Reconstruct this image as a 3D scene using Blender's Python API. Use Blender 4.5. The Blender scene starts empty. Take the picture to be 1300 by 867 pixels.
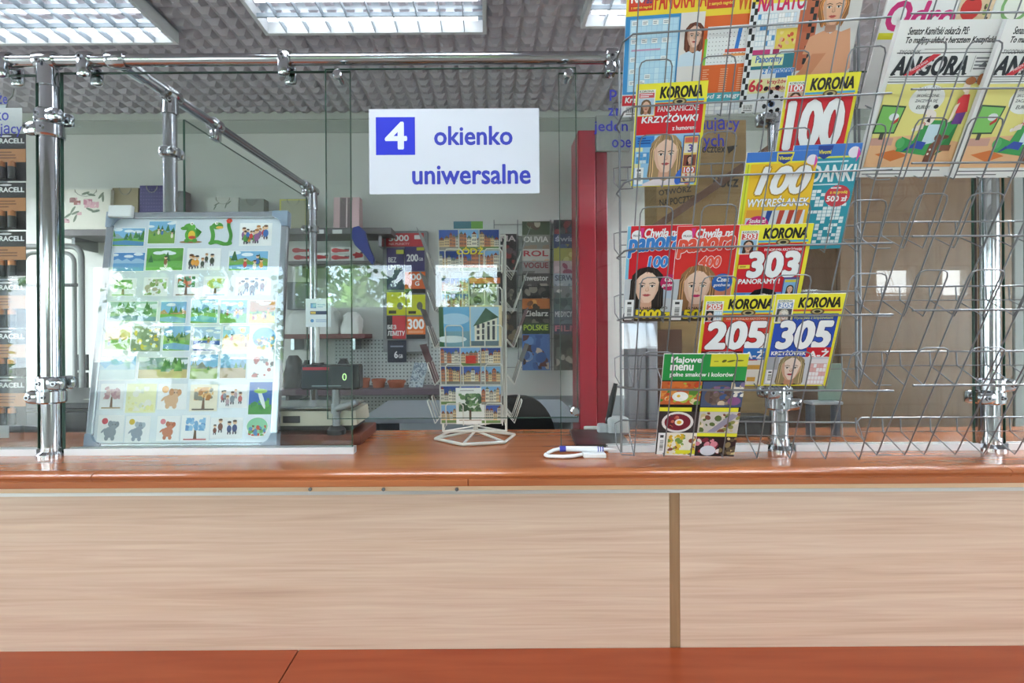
import bpy, math, random
from mathutils import Vector, Matrix
C = bpy.context.scene.collection
SC = bpy.context.scene
F, CX, CY, EYE, RO = 640.0, 620.0, 425.0, 1.44, 0.006
cr, sr = math.cos(RO), math.sin(RO)
CT = 1.154                                   # counter top height

def P(px, py, d):
    u, v = px - CX, CY - py
    return Vector(((u*cr + v*sr)*d/F, d, EYE + (-u*sr + v*cr)*d/F))
def X(px, d): return (px - CX)*d/F
def Z(py, d, px=620): return P(px, py, d).z
O0 = Vector((0, 0, EYE))
def hit(px, py, p0, n):
    D = P(px, py, 1.0) - O0
    return O0 + D*((p0 - O0).dot(n)/D.dot(n))

# ---------------------------------------------------------------- materials
_m = {}
def lin(h):
    h = h.lstrip('#')
    r = []
    for i in (0, 2, 4):
        c = int(h[i:i+2], 16)/255
        r.append(c/12.92 if c <= .04045 else ((c+.055)/1.055)**2.4)
    return (*r, 1)
def mat(h, rough=.5, metal=0.0, spec=.4, coat=0.0):
    k = (h, rough, metal, spec, coat)
    if k in _m: return _m[k]
    m = bpy.data.materials.new('paint_' + h); m.use_nodes = True
    b = m.node_tree.nodes['Principled BSDF']
    b.inputs['Base Color'].default_value = lin(h); b.inputs['Roughness'].default_value = rough
    b.inputs['Metallic'].default_value = metal; b.inputs['Specular IOR Level'].default_value = spec
    if coat: b.inputs['Coat Weight'].default_value = coat; b.inputs['Coat Roughness'].default_value = .08
    _m[k] = m
    return m
def pr(h): return mat(h, .42, 0, .35)        # printed paper
def emit(h, s, name):
    m = bpy.data.materials.new(name); m.use_nodes = True
    nt = m.node_tree; nt.nodes.clear()
    o = nt.nodes.new('ShaderNodeOutputMaterial'); e = nt.nodes.new('ShaderNodeEmission')
    e.inputs['Color'].default_value = lin(h); e.inputs['Strength'].default_value = s
    nt.links.new(e.outputs[0], o.inputs[0]); return m
def noisy(name, cols, scale=(1, 1, 1), nscale=4, detail=6, rough=.5, distort=0.0, bump=0.0, metal=0, spec=.4, coat=0.0, second=None):
    m = bpy.data.materials.new(name); m.use_nodes = True
    nt = m.node_tree; b = nt.nodes['Principled BSDF']; L = nt.links.new
    tc = nt.nodes.new('ShaderNodeTexCoord'); mp = nt.nodes.new('ShaderNodeMapping')
    mp.inputs['Scale'].default_value = scale
    n = nt.nodes.new('ShaderNodeTexNoise'); n.inputs['Scale'].default_value = nscale
    n.inputs['Detail'].default_value = detail; n.inputs['Distortion'].default_value = distort
    r = nt.nodes.new('ShaderNodeValToRGB'); e = r.color_ramp.elements
    while len(e) < len(cols): e.new(.5)
    for i, c in enumerate(cols):
        e[i].position = .28 + .44*i/(len(cols)-1); e[i].color = lin(c)
    L(tc.outputs['Object'], mp.inputs[0]); L(mp.outputs[0], n.inputs['Vector']); L(n.outputs[0], r.inputs[0])
    out = r.outputs[0]
    if second:
        sc2, ns2, amt = second
        mp2 = nt.nodes.new('ShaderNodeMapping'); mp2.inputs['Scale'].default_value = sc2
        n2 = nt.nodes.new('ShaderNodeTexNoise'); n2.inputs['Scale'].default_value = ns2; n2.inputs['Detail'].default_value = 4
        n2.inputs['Distortion'].default_value = 1.2
        mx = nt.nodes.new('ShaderNodeMix'); mx.data_type = 'RGBA'; mx.blend_type = 'OVERLAY'; mx.inputs[0].default_value = amt
        L(tc.outputs['Object'], mp2.inputs[0]); L(mp2.outputs[0], n2.inputs['Vector'])
        L(out, mx.inputs[6]); L(n2.outputs[0], mx.inputs[7]); out = mx.outputs[2]
    L(out, b.inputs['Base Color'])
    b.inputs['Roughness'].default_value = rough; b.inputs['Metallic'].default_value = metal
    b.inputs['Specular IOR Level'].default_value = spec
    if coat: b.inputs['Coat Weight'].default_value = coat; b.inputs['Coat Roughness'].default_value = .06
    if bump:
        bp = nt.nodes.new('ShaderNodeBump'); bp.inputs['Strength'].default_value = bump; bp.inputs['Distance'].default_value = .01
        L(n.outputs[0], bp.inputs['Height']); L(bp.outputs[0], b.inputs['Normal'])
    return m
def glassmat(name, tint, f0=.05):
    m = bpy.data.materials.new(name); m.use_nodes = True
    nt = m.node_tree; nt.nodes.clear(); L = nt.links.new
    N = lambda t: nt.nodes.new('ShaderNode' + t)
    def math_(op, a, bb):
        q = N('Math'); q.operation = op
        for i, v in enumerate((a, bb)):
            if isinstance(v, (int, float)): q.inputs[i].default_value = v
            elif v is not None: L(v, q.inputs[i])
        return q.outputs[0]
    g = N('NewGeometry'); dt = N('VectorMath'); dt.operation = 'DOT_PRODUCT'
    L(g.outputs['Normal'], dt.inputs[0]); L(g.outputs['Incoming'], dt.inputs[1])
    c = math_('ABSOLUTE', dt.outputs['Value'], None)
    p = math_('POWER', math_('SUBTRACT', 1.0, c), 5.0)
    fac = math_('ADD', math_('MULTIPLY', p, 1 - f0), f0)
    t = N('BsdfTransparent'); t.inputs[0].default_value = lin(tint)
    gl = N('BsdfGlossy'); gl.inputs['Roughness'].default_value = 0.0
    mx = N('MixShader'); o = N('OutputMaterial')
    L(fac, mx.inputs[0]); L(t.outputs[0], mx.inputs[1]); L(gl.outputs[0], mx.inputs[2]); L(mx.outputs[0], o.inputs[0])
    return m

GLASS = glassmat('counter_glass', 'fafcfb', .042)
WGLASS = glassmat('window_glass', 'fbfdfc', .04)
EDGE = mat('39594c', .15)
CHROME = mat('bcbec2', .11, 1.0)
STEEL = mat('a9abb0', .22, 1.0)
WIRE = mat('7e8083', .38, .65)
WOOD = noisy('cherry_wood', ['9a5430', 'a65f38', 'b46c42', 'a05a34'], (1.0, 14, 14), 2.0, 5, .24, .5, coat=.3)
LAM = noisy('pale_elm_laminate', ['c3a58f', 'cbaf99', 'd0b6a1', 'c7aa94', 'cdb29d'], (.32, 9, 9), 2.6, 9, .42, .9, second=((1.1, 42, 42), 2.2, .30))
STRIPW = noisy('oak_joint_strip', ['8a6a4c', '9c7a58'], (30, 30, 2), 3, 4, .5)
WALL = noisy('grey_green_paint', ['d2d5d1', 'd9dcd8'], (1, 1, 1), 2.0, 3, .75)
CEIL = mat('b9b5bd', .8)

# ---------------------------------------------------------------- mesh builder
class MB:
    def __init__(s): s.v, s.f, s.m, s.ml, s.sm = [], [], [], [], []
    def mi(s, m):
        if m not in s.ml: s.ml.append(m)
        return s.ml.index(m)
    def add(s, vs, fs, m, M=None, smooth=False):
        o = len(s.v); k = s.mi(m)
        s.v += [tuple(M @ Vector(q)) if M is not None else tuple(q) for q in vs]
        for f in fs: s.f.append(tuple(i + o for i in f)); s.m.append(k); s.sm.append(smooth)
        return s
    def box(s, a, b, m, M=None, bev=0.0):
        (x0, y0, z0), (x1, y1, z1) = [tuple(map(min, a, b)), tuple(map(max, a, b))]
        if bev <= 0:
            vs = [(x, y, z) for x in (x0, x1) for y in (y0, y1) for z in (z0, z1)]
            fs = [(0, 1, 3, 2), (4, 6, 7, 5), (0, 4, 5, 1), (2, 3, 7, 6), (0, 2, 6, 4), (1, 5, 7, 3)]
            return s.add(vs, fs, m, M)
        bev = min(bev, .49*min(x1-x0, y1-y0, z1-z0))
        import bmesh
        bm = bmesh.new(); bmesh.ops.create_cube(bm, size=1)
        for q in bm.verts: q.co = ((x0+x1)/2 + q.co.x*(x1-x0), (y0+y1)/2 + q.co.y*(y1-y0), (z0+z1)/2 + q.co.z*(z1-z0))
        bmesh.ops.bevel(bm, geom=bm.edges[:], offset=bev, segments=2, profile=.5, affect='EDGES')
        bm.verts.index_update()
        s.add([q.co[:] for q in bm.verts], [[q.index for q in f.verts] for f in bm.faces], m, M); bm.free()
        return s
    def tube(s, pts, r, m, n=10, closed=False, M=None, caps=True):
        pts = [Vector(p) for p in pts]; N = len(pts); vs = []; fs = []
        up = None
        for i, p in enumerate(pts):
            if closed: t = (pts[(i+1) % N] - pts[i-1]).normalized()
            else: t = ((pts[min(i+1, N-1)] - p).normalized() + (p - pts[max(i-1, 0)]).normalized())
            t = t.normalized() if t.length > 1e-9 else Vector((0, 0, 1))
            if up is None:
                a = Vector((0, 0, 1)) if abs(t.z) < .9 else Vector((1, 0, 0)); up = t.cross(a).normalized()
            up = (up - t*up.dot(t)).normalized(); w = t.cross(up)
            rr = r[i] if isinstance(r, (list, tuple)) else r
            for k in range(n):
                a = 2*math.pi*k/n; vs.append(p + up*(rr*math.cos(a)) + w*(rr*math.sin(a)))
        for i in range(N if closed else N-1):
            j = (i+1) % N
            for k in range(n):
                k2 = (k+1) % n; fs.append((i*n+k, i*n+k2, j*n+k2, j*n+k))
        s.add(vs, fs, m, M, True)
        if not closed and caps:
            s.add(vs[:n], [tuple(range(n))[::-1]], m, M); s.add(vs[-n:], [tuple(range(n))], m, M)
        return s
    def lathe(s, c, prof, m, n=20, axis='z', M=None, smooth=True):
        vs, fs = [], []; c = Vector(c)
        for r, h in prof:
            for k in range(n):
                a = 2*math.pi*k/n; x, y = r*math.cos(a), r*math.sin(a)
                vs.append(c + Vector({'z': (x, y, h), 'y': (x, h, y), 'x': (h, x, y)}[axis]))
        for i in range(len(prof)-1):
            for k in range(n):
                k2 = (k+1) % n; fs.append((i*n+k, i*n+k2, (i+1)*n+k2, (i+1)*n+k))
        fs.append(tuple(range(n))); fs.append(tuple(range((len(prof)-1)*n, len(prof)*n)))
        return s.add(vs, fs, m, M, smooth)
    def prism(s, poly, y0, y1, m, M=None):
        """poly in x,z ; extruded along y"""
        n = len(poly); vs = [(x, y0, z) for x, z in poly] + [(x, y1, z) for x, z in poly]
        fs = [tuple(range(n)), tuple(range(n, 2*n))[::-1]] + [(i, (i+1) % n, n+(i+1) % n, n+i) for i in range(n)]
        return s.add(vs, fs, m, M)
    def build(s, name, parent=None, M=None):
        me = bpy.data.meshes.new(name); me.from_pydata(s.v, [], s.f)
        for m in s.ml: me.materials.append(m)
        me.polygons.foreach_set('material_index', s.m); me.polygons.foreach_set('use_smooth', s.sm)
        me.update()
        import bmesh
        if any(s.sm):
            try: me.set_sharp_from_angle(angle=math.radians(40))
            except Exception: pass
        o = bpy.data.objects.new(name, me); C.objects.link(o)
        if parent: o.parent = parent
        if M is not None: o.matrix_local = M
        return o
def tag(o, label, cat, group=None):
    o['label'] = label; o['category'] = cat
    if group: o['group'] = group
    return o
def struct(o): o['kind'] = 'structure'; return o
def empty(name, loc, label, cat, group=None, M=None):
    o = bpy.data.objects.new(name, None); C.objects.link(o); o.empty_display_size = .05
    if M is not None: o.matrix_world = M
    else: o.location = loc
    return tag(o, label, cat, group)
def basis(o, eu, ev):
    n = eu.cross(ev)
    return Matrix(((eu.x, ev.x, n.x, o.x), (eu.y, ev.y, n.y, o.y), (eu.z, ev.z, n.z, o.z), (0, 0, 0, 1)))
EU, EV = Vector((1, 0, 0)), Vector((0, 0, 1))

# ---------------------------------------------------------------- printed matter
_tc = {}
def textgeo(t, bold, shear):
    k = (t, bold, shear)
    if k in _tc: return _tc[k]
    cu = bpy.data.curves.new('t', 'FONT'); cu.body = t; cu.offset = bold; cu.shear = shear; cu.resolution_u = 3
    cu.space_character = 1 + bold*1.6
    o = bpy.data.objects.new('t', cu); C.objects.link(o)
    dg = bpy.context.evaluated_depsgraph_get(); dg.update()
    me = o.evaluated_get(dg).to_mesh()
    vs = [(v.co.x, v.co.y) for v in me.vertices]; fs = [tuple(p.vertices) for p in me.polygons]
    o.evaluated_get(dg).to_mesh_clear(); bpy.data.objects.remove(o); bpy.data.curves.remove(cu)
    xs = [v[0] for v in vs] or [0]; ys = [v[1] for v in vs] or [0]
    _tc[k] = (vs, fs, min(xs), max(xs), min(ys), max(ys))
    return _tc[k]
def clip(poly, x0, y0, x1, y1):
    for ax, lim, sg in ((0, x0, 1), (0, x1, -1), (1, y0, 1), (1, y1, -1)):
        out = []
        for i, p in enumerate(poly):
            q = poly[i-1]; a, b = (q[ax]-lim)*sg, (p[ax]-lim)*sg
            if (a >= 0) != (b >= 0):
                t = a/(a-b); out.append((q[0]+(p[0]-q[0])*t, q[1]+(p[1]-q[1])*t))
            if b >= 0: out.append(p)
        poly = out
        if len(poly) < 3: return []
    return poly
class Pr:
    """printed sheet: coordinates 0..1 across, 0..1 up"""
    def __init__(s, w, h, z0=0.0, dz=.00004):
        s.w, s.h, s.mb, s.z, s.dz, s.c = w, h, MB(), z0, dz, (0, 0, 1, 1)
    def poly(s, pts, c):
        pts = clip(pts, *s.c)
        if len(pts) >= 3:
            s.z += s.dz
            s.mb.add([(x*s.w, y*s.h, s.z) for x, y in pts], [tuple(range(len(pts)))], pr(c))
        return s
    def R(s, x0, y0, x1, y1, c): return s.poly([(x0, y0), (x1, y0), (x1, y1), (x0, y1)], c)
    def E(s, x, y, rx, ry, c, n=18, a0=0.0, rot=0.0):
        """rx in widths, ry in widths too (round when equal)"""
        k = s.w/s.h; cc, ss = math.cos(rot), math.sin(rot); out = []
        for i in range(n):
            a = a0+2*math.pi*i/n; u, v = rx*math.cos(a), ry*math.sin(a)
            out.append((x+u*cc-v*ss, y+(u*ss+v*cc)*k))
        return s.poly(out, c)
    def T(s, t, x0, y0, x1, y1, c, bold=.0, shear=0.0, out=None, ob=.05, rot=0.0):
        vs, fs, A, B, D, E_ = textgeo(t, 0.0, shear)
        sx, sy = (x1-x0)/max(B-A, 1e-6), (y1-y0)/max(E_-D, 1e-6); e = min(sx*s.w, sy*s.h)*.75
        for col, b in (((out, bold+ob),) if out else ()) + ((c, bold),):
            s.z += s.dz
            n = 10 if b > .06 else 6
            offs = [(0, 0)] if b <= 0 else [(0, 0)]+[(b*e*math.cos(2*math.pi*i/n), b*e*math.sin(2*math.pi*i/n)) for i in range(n)]
            for ox, oy in offs:
                s.z += .000007
                px = [(x0+(v[0]-A)*sx)*s.w+ox for v in vs]; py = [(y0+(v[1]-D)*sy)*s.h+oy for v in vs]
                if rot:
                    mx, my = (x0+x1)/2*s.w, (y0+y1)/2*s.h; cc, ss = math.cos(rot), math.sin(rot)
                    q = [((x-mx)*cc-(y-my)*ss+mx, (x-mx)*ss+(y-my)*cc+my) for x, y in zip(px, py)]
                    px, py = [k[0] for k in q], [k[1] for k in q]
                s.mb.add([(x, y, s.z) for x, y in zip(px, py)], fs, pr(col))
        return s
    def within(s, x0, y0, x1, y1): s.c = (x0, y0, x1, y1); return s
    def free(s): s.c = (0, 0, 1, 1); return s
    def grid(s, x0, y0, x1, y1, nx, ny, line='8fa3b5', seed=1, fills=('ffffff', 'dcebf5'), p=.35, t=.05):
        r = random.Random(seed); s.R(x0, y0, x1, y1, fills[0]); dx, dy = (x1-x0)/nx, (y1-y0)/ny
        for i in range(nx):
            for j in range(ny):
                if r.random() < p: s.R(x0+i*dx, y0+j*dy, x0+(i+1)*dx, y0+(j+1)*dy, r.choice(fills[1:])); s.z -= s.dz*.9
        s.z += s.dz
        for i in range(nx+1): s.R(x0+i*dx-dx*t, y0, x0+i*dx+dx*t, y1, line); s.z -= s.dz*.9
        for j in range(ny+1): s.R(x0, y0+j*dy-dy*t, x1, y0+j*dy+dy*t, line); s.z -= s.dz*.9
        s.z += 2*s.dz
        return s
    def blobs(s, x0, y0, x1, y1, n, cols, seed=1, r0=.02, r1=.05):
        r = random.Random(seed); oc = s.c; s.c = (x0, y0, x1, y1)
        for _ in range(n):
            a = r.uniform(r0, r1)
            s.E(r.uniform(x0, x1), r.uniform(y0, y1), a, a*r.uniform(.5, 1), r.choice(cols), 9, rot=r.uniform(0, 3)); s.z -= s.dz*.7
        s.c = oc; s.z += s.dz; return s
    def lines(s, x0, y0, x1, y1, n, c, seed=1):
        r = random.Random(seed); dy = (y1-y0)/n
        for i in range(n):
            s.R(x0, y0+dy*(i+.25), x0+(x1-x0)*r.uniform(.6, 1), y0+dy*(i+.7), c); s.z -= s.dz
        s.z += s.dz; return s
    def barcode(s, x0, y0, x1, y1, seed=1):
        r = random.Random(seed); s.R(x0, y0, x1, y1, 'f4f4f2'); w, h = x1-x0, y1-y0; x = x0+w*.15
        while x < x1-w*.15:
            d = w*r.uniform(.02, .06); s.R(x, y0+h*.3, min(x+d, x1-w*.1), y0+h*.9, '222222'); s.z -= s.dz; x += d+w*r.uniform(.025, .06)
        s.z += s.dz; s.R(x0+w*.15, y0+h*.1, x1-w*.15, y0+h*.2, '555555'); return s
    def hbars(s, x0, y0, x1, y1, seed=1):
        r = random.Random(seed); s.R(x0, y0, x1, y1, 'f1f1f1'); w, h = x1-x0, y1-y0; y = y0+h*.2
        while y < y1-h*.35:
            d = h*r.uniform(.012, .035); s.R(x0+w*.28, y, x1-w*.25, y+d, '222222'); s.z -= s.dz; y += d+h*r.uniform(.012, .03)
        s.z += s.dz; s.R(x0+w*.25, y1-h*.22, x1-w*.3, y1-h*.1, '444444'); return s
    def face(s, x, y, r, hair='5a3d2b', skin='e3b79d', top='d9d0d2', lips='b0413f', long=1.0, turn=0.0, eye='3a2f2b'):
        """x,y centre of the face, r half face width, all in widths"""
        k = s.w/s.h; dk = {'e3b79d': 'c98f74', 'f0cdb6': 'd8a78c', 'dfae93': 'bd8266'}.get(skin, 'c08d72')
        q = lambda pts, c: s.poly([(x+a*r, y+b*r*k) for a, b in pts], c)
        q([(-1.25, .2), (-1.2, 1.0), (-.7, 1.55), (0, 1.72), (.7, 1.55), (1.2, 1.0), (1.3, .2), (1.4*long, -1.6*long), (.9*long, -2.3*long), (-.9*long, -2.3*long), (-1.4*long, -1.6*long)], hair)
        q([(-.42, -.6), (.42, -.6), (.5, -1.9), (-.5, -1.9)], dk)
        q([(-2.1, -3.6), (-1.7, -2.2), (-.55, -1.75), (0, -2.05), (.55, -1.75), (1.7, -2.2), (2.1, -3.6)], top)
        q([(-.95, .5), (-.9, -.25), (-.62, -.95), (-.28, -1.32), (.28, -1.32), (.62, -.95), (.9, -.25), (.95, .5), (.7, 1.2), (0, 1.42), (-.7, 1.2)], skin)
        q([(-1.02, .1), (-1.08, 1.0), (-.6, 1.55), (0, 1.66), (.62, 1.55), (1.08, 1.0), (1.02, .1), (.82, .75), (.35, 1.2), (-.1, 1.3), (-.6, .95), (-.86, .6)], hair)
        sc = lambda c, f: ''.join('%02x' % max(0, min(255, int(int(c[i:i+2], 16)*f+12*(f > 1)))) for i in (0, 2, 4))
        for sg in (-1, 1):
            for i, f in enumerate((1.35, .72, 1.2, .8)):
                a = .98+.09*i; q([(sg*a*.75, 1.3-.1*i), (sg*(a+.05), .6), (sg*(a+.06), -.5), (sg*(a*long+.12), -1.5), (sg*(a*long+.02), -1.9*long), (sg*(a*long-.04), -1.2), (sg*a, .3)], sc(hair, f))
        for i in range(5): q([(-.5+.22*i, 1.62), (-.46+.22*i, 1.64), (-.62+.3*i, 1.2), (-.68+.3*i, 1.15)], sc(hair, (1.3, .75)[i % 2]))
        md = {'e3b79d': 'd8a78b', 'f0cdb6': 'e6bda3', 'dfae93': 'd19c80'}.get(skin, 'd2a68c')
        q([(-.95, .5), (-.9, -.25), (-.62, -.95), (-.28, -1.32), (-.1, -1.32), (-.5, -.7), (-.68, .1), (-.72, .8)], md); q([(.95, .5), (.9, -.25), (.62, -.95), (.4, -1.2), (.66, -.5), (.8, .2)], md)
        for sg in (-1, 1):
            ex = sg*.4+turn*.12
            q([(ex-.27, .33), (ex+sg*.02, .43), (ex+.27, .33), (ex+.25, .28), (ex, .36), (ex-.25, .28)], hair if hair[0] < '9' else '6b4a34')
            s.E(x+ex*r, y+.1*r*k, .20*r, .085*r, 'efe6de', 12); s.E(x+(ex+turn*.04)*r, y+.1*r*k, .085*r, .085*r, eye, 10)
            q([(ex-.27, .1), (ex-.1, .21), (ex+.12, .21), (ex+.28, .1), (ex+.1, .165), (ex-.12, .165)], '2c201c')
        t = turn*.14
        q([(t-.04, .1), (t+.08, .1), (t+.18, -.28), (t, -.36), (t-.14, -.28)], dk)
        q([(t-.04, .1), (t+.05, .1), (t+.08, -.26), (t-.05, -.26)], skin)
        q([(t-.36, -.62), (t-.1, -.54), (t, -.57), (t+.1, -.54), (t+.36, -.62), (t+.12, -.76), (t-.12, -.76)], lips)
        q([(t-.33, -.62), (t, -.64), (t+.33, -.62), (t, -.655)], '6d2422')
        return s
    def land(s, x0, y0, x1, y1, seed=1, sky='7fb8e0', hill='7fa05a', ground='6fae4e', water=None, trees=6, figs=0, sun=False):
        r = random.Random(seed); oc = s.c; s.c = (x0, y0, x1, y1); w, h = x1-x0, y1-y0
        s.R(x0, y0, x1, y1, sky)
        for _ in range(3): s.E(x0+w*r.random(), y0+h*r.uniform(.75, .95), w*.16, w*.05, 'eaf3fa', 10)
        if sun: s.E(x0+w*.75, y0+h*.82, w*.1, w*.1, 'f4b93a', 14)
        pts = [(x0-.01, y0)]
        for i in range(8): pts.append((x0+w*i/7, y0+h*r.uniform(.45, .75)))
        s.poly(pts+[(x1, y0)], hill)
        s.R(x0, y0, x1, y0+h*.42, ground)
        if water: s.poly([(x0, y0+h*.08), (x1, y0+h*.0), (x1, y0+h*.22), (x0+w*.4, y0+h*.32), (x0, y0+h*.25)], water)
        for _ in range(trees):
            tx, ty, tr = x0+w*r.random(), y0+h*r.uniform(.3, .55), w*r.uniform(.04, .09)
            s.poly([(tx-tr, ty), (tx+tr, ty), (tx, ty+tr*3.2*s.w/s.h)], r.choice(['2f6a38', '4a8a3f', '3c7a4a']))
        for _ in range(figs):
            fx, fy, fr = x0+w*r.uniform(.1, .9), y0+h*r.uniform(.2, .5), w*.055
            s.E(fx, fy, fr*.9, fr*1.6, r.choice(['d0453a', 'e9a23b', '3f6fb5', 'e5e0d0', '8c5a3a']), 10)
            s.E(fx, fy+fr*2.2*s.w/s.h, fr*.8, fr*.8, 'e8bf9d', 10); s.E(fx, fy+fr*2.7*s.w/s.h, fr*.8, fr*.4, r.choice(['4a2f20', '8a4a22', '222222']), 8)
        s.c = oc; return s
    def town(s, x0, y0, x1, y1, seed=1, sky='5f93d0', walls=('e4c79a', 'd9d2c3', 'c9805c', 'efe6d4')):
        r = random.Random(seed); oc = s.c; s.c = (x0, y0, x1, y1); w, h = x1-x0, y1-y0
        s.R(x0, y0, x1, y1, sky); x = x0
        while x < x1:
            bw, bh = w*r.uniform(.14, .28), h*r.uniform(.35, .7); c = r.choice(walls)
            s.R(x, y0+h*.15, x+bw, y0+h*.15+bh, c); s.poly([(x, y0+h*.15+bh), (x+bw, y0+h*.15+bh), (x+bw*.5, y0+h*.3+bh)], r.choice(['8a3f2c', '5d6f66', '7a5a48']))
            for i in range(3):
                for j in range(3): s.R(x+bw*(.12+.3*i), y0+h*.2+bh*(.1+.3*j), x+bw*(.28+.3*i), y0+h*.2+bh*(.28+.3*j), '4d5560'); s.z -= s.dz
            s.z += s.dz; x += bw
        s.R(x0, y0, x1, y0+h*.16, r.choice(['6d8a58', '8d8a86'])); s.c = oc; return s
    def build(s, name, parent=None, M=None): return s.mb.build(name, parent, M)

def sheet(name, M, w, h, draw, label, cat, group=None, th=.001, back='e9e9e6'):
    """a single printed card standing free: thin body with its print on the front"""
    p = Pr(w, h); p.mb.box((0, 0, -th), (w, h, 0), pr(back)); draw(p)
    return tag(p.build(name, None, M), label, cat, group)
def magazine(name, M, w, h, draw, label, cat='magazine', group=None, th=.003):
    e = empty(name, None, label, cat, group, M)
    MB().box((.0006, .0006, -th), (w-.0006, h-.0006, -.0004), mat('e6e2da', .8)).build('pages', e)
    p = Pr(w, h)
    p.mb.box((0, 0, -.0004), (w, h, 0), pr('efefec')).box((0, 0, -th-.0004), (w, h, -th), pr('efefec')).box((-.0004, 0, -th-.0004), (0, h, 0), pr('dddddd'))
    draw(p); p.build('cover', e)
    return e

# ================================================================ ROOM
XL, XR, YB, YW, HC = -5.6, 5.6, -2.6, 3.37, 2.94
struct(MB().box((XL, YB, -.05), (XR, YW, 0), noisy('grey_floor', ['8d8880', '98938a'], (1, 1, 1), 6, 4, .5)).build('floor'))
struct(MB().box((XL, YW, 0), (XR, YW+.1, HC), WALL).build('wall_back'))
for nm, xa_, xb_ in (('wall_left', XL-.1, XL), ('wall_right', XR, XR+.1)):
    m = MB().box((xa_, YB, 0), (xb_, -2.3, HC), WALL).box((xa_, .4, 0), (xb_, YW, HC), WALL).box((xa_, -2.3, 0), (xb_, .4, .8), WALL).box((xa_, -2.3, 2.5), (xb_, .4, HC), WALL)
    struct(m.build(nm))
# ceiling: polystyrene tiles with pressed pyramids
cm = MB(); cm.box((XL, YB, HC), (XR, YW, HC+.08), CEIL)
tile = .5; q = tile/6
for ix in range(-6, 7):
    for iy in range(1, 7):
        X0, Y0 = ix*tile, iy*tile - .13
        for a in range(6):
            for b in range(6):
                x, y = X0+a*q, Y0+b*q
                if y+q > YW: continue
                g, t, dz = .006, .027, .022
                vs = [(x+g, y+g, HC), (x+q-g, y+g, HC), (x+q-g, y+q-g, HC), (x+g, y+q-g, HC), (x+t, y+t, HC-dz), (x+q-t, y+t, HC-dz), (x+q-t, y+q-t, HC-dz), (x+t, y+q-t, HC-dz)]
                cm.add(vs, [(4, 5, 6, 7), (0, 1, 5, 4), (1, 2, 6, 5), (2, 3, 7, 6), (3, 0, 4, 7)], CEIL)
struct(cm.build('ceiling'))
tr = MB().box((XL, YW-.012, Z(150, 3.36)), (XR, YW, Z(140, 3.36)), mat('c3c8c3', .6)).box((XL, YW-.006, Z(167, 3.36)), (XR, YW, Z(151, 3.36)), mat('aeb4ae', .6))
struct(tr.build('trim_1'))
# lower band of the back wall
struct(MB().box((XL, YW-.01, 0), (XR, YW, Z(503, 3.36)), mat('8d979b', .6)).build('trim_2'))

# window wall behind the photographer
VD = 1.23*2 - YB
wx = lambda p: (p-620)*VD/F
wz = lambda p: EYE + (425-p)*VD/F
wins = [(-5.0, -4.42, .5, 2.11), (wx(100), wx(360), .85, 2.19), (wx(364), wx(527), 1.69, 2.19), (wx(548), wx(636), 1.69, 2.19),
        (wx(786), wx(935), .75, 2.12), (2.6, 3.44, 1.62, 1.92), (3.9, 4.36, 1.78, 2.11), (4.56, 4.92, 1.78, 2.11)]  # low wide window at the start of this row added for more daylight
wm = MB(); xc = XL; PW = noisy('cream_paint', ['b8b6ae', 'c0beb6'], (1, 1, 1), 2, 3, .8)
for (a, b, c, d) in wins:
    wm.box((xc, YB-.2, 0), (a, YB, HC), PW); wm.box((a, YB-.2, 0), (b, YB, c), PW); wm.box((a, YB-.2, d), (b, YB, HC), PW); xc = b
wm.box((xc, YB-.2, 0), (XR, YB, HC), PW); struct(wm.build('wall_front'))
FR = mat('dfe2e4', .4)
for i, (a, b, c, d) in enumerate(wins):
    fm = MB(); t = .035
    for u0, u1, v0, v1 in ((a, b, c, c+t), (a, b, d-t, d), (a, a+t, c+t, d-t), (b-t, b, c+t, d-t)): fm.box((u0, YB-.14, v0), (u1, YB-.08, v1), FR)
    if b-a > 1.5: fm.box(((a+b)/2-.02, YB-.14, c+t), ((a+b)/2+.02, YB-.08, d-t), FR)
    w = struct(fm.build('window_%d' % (i+1)))
    MB().box((a+t*.8, YB-.112, c+t*.8), (b-t*.8, YB-.108, d-t*.8), WGLASS).build('pane', w)
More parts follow.
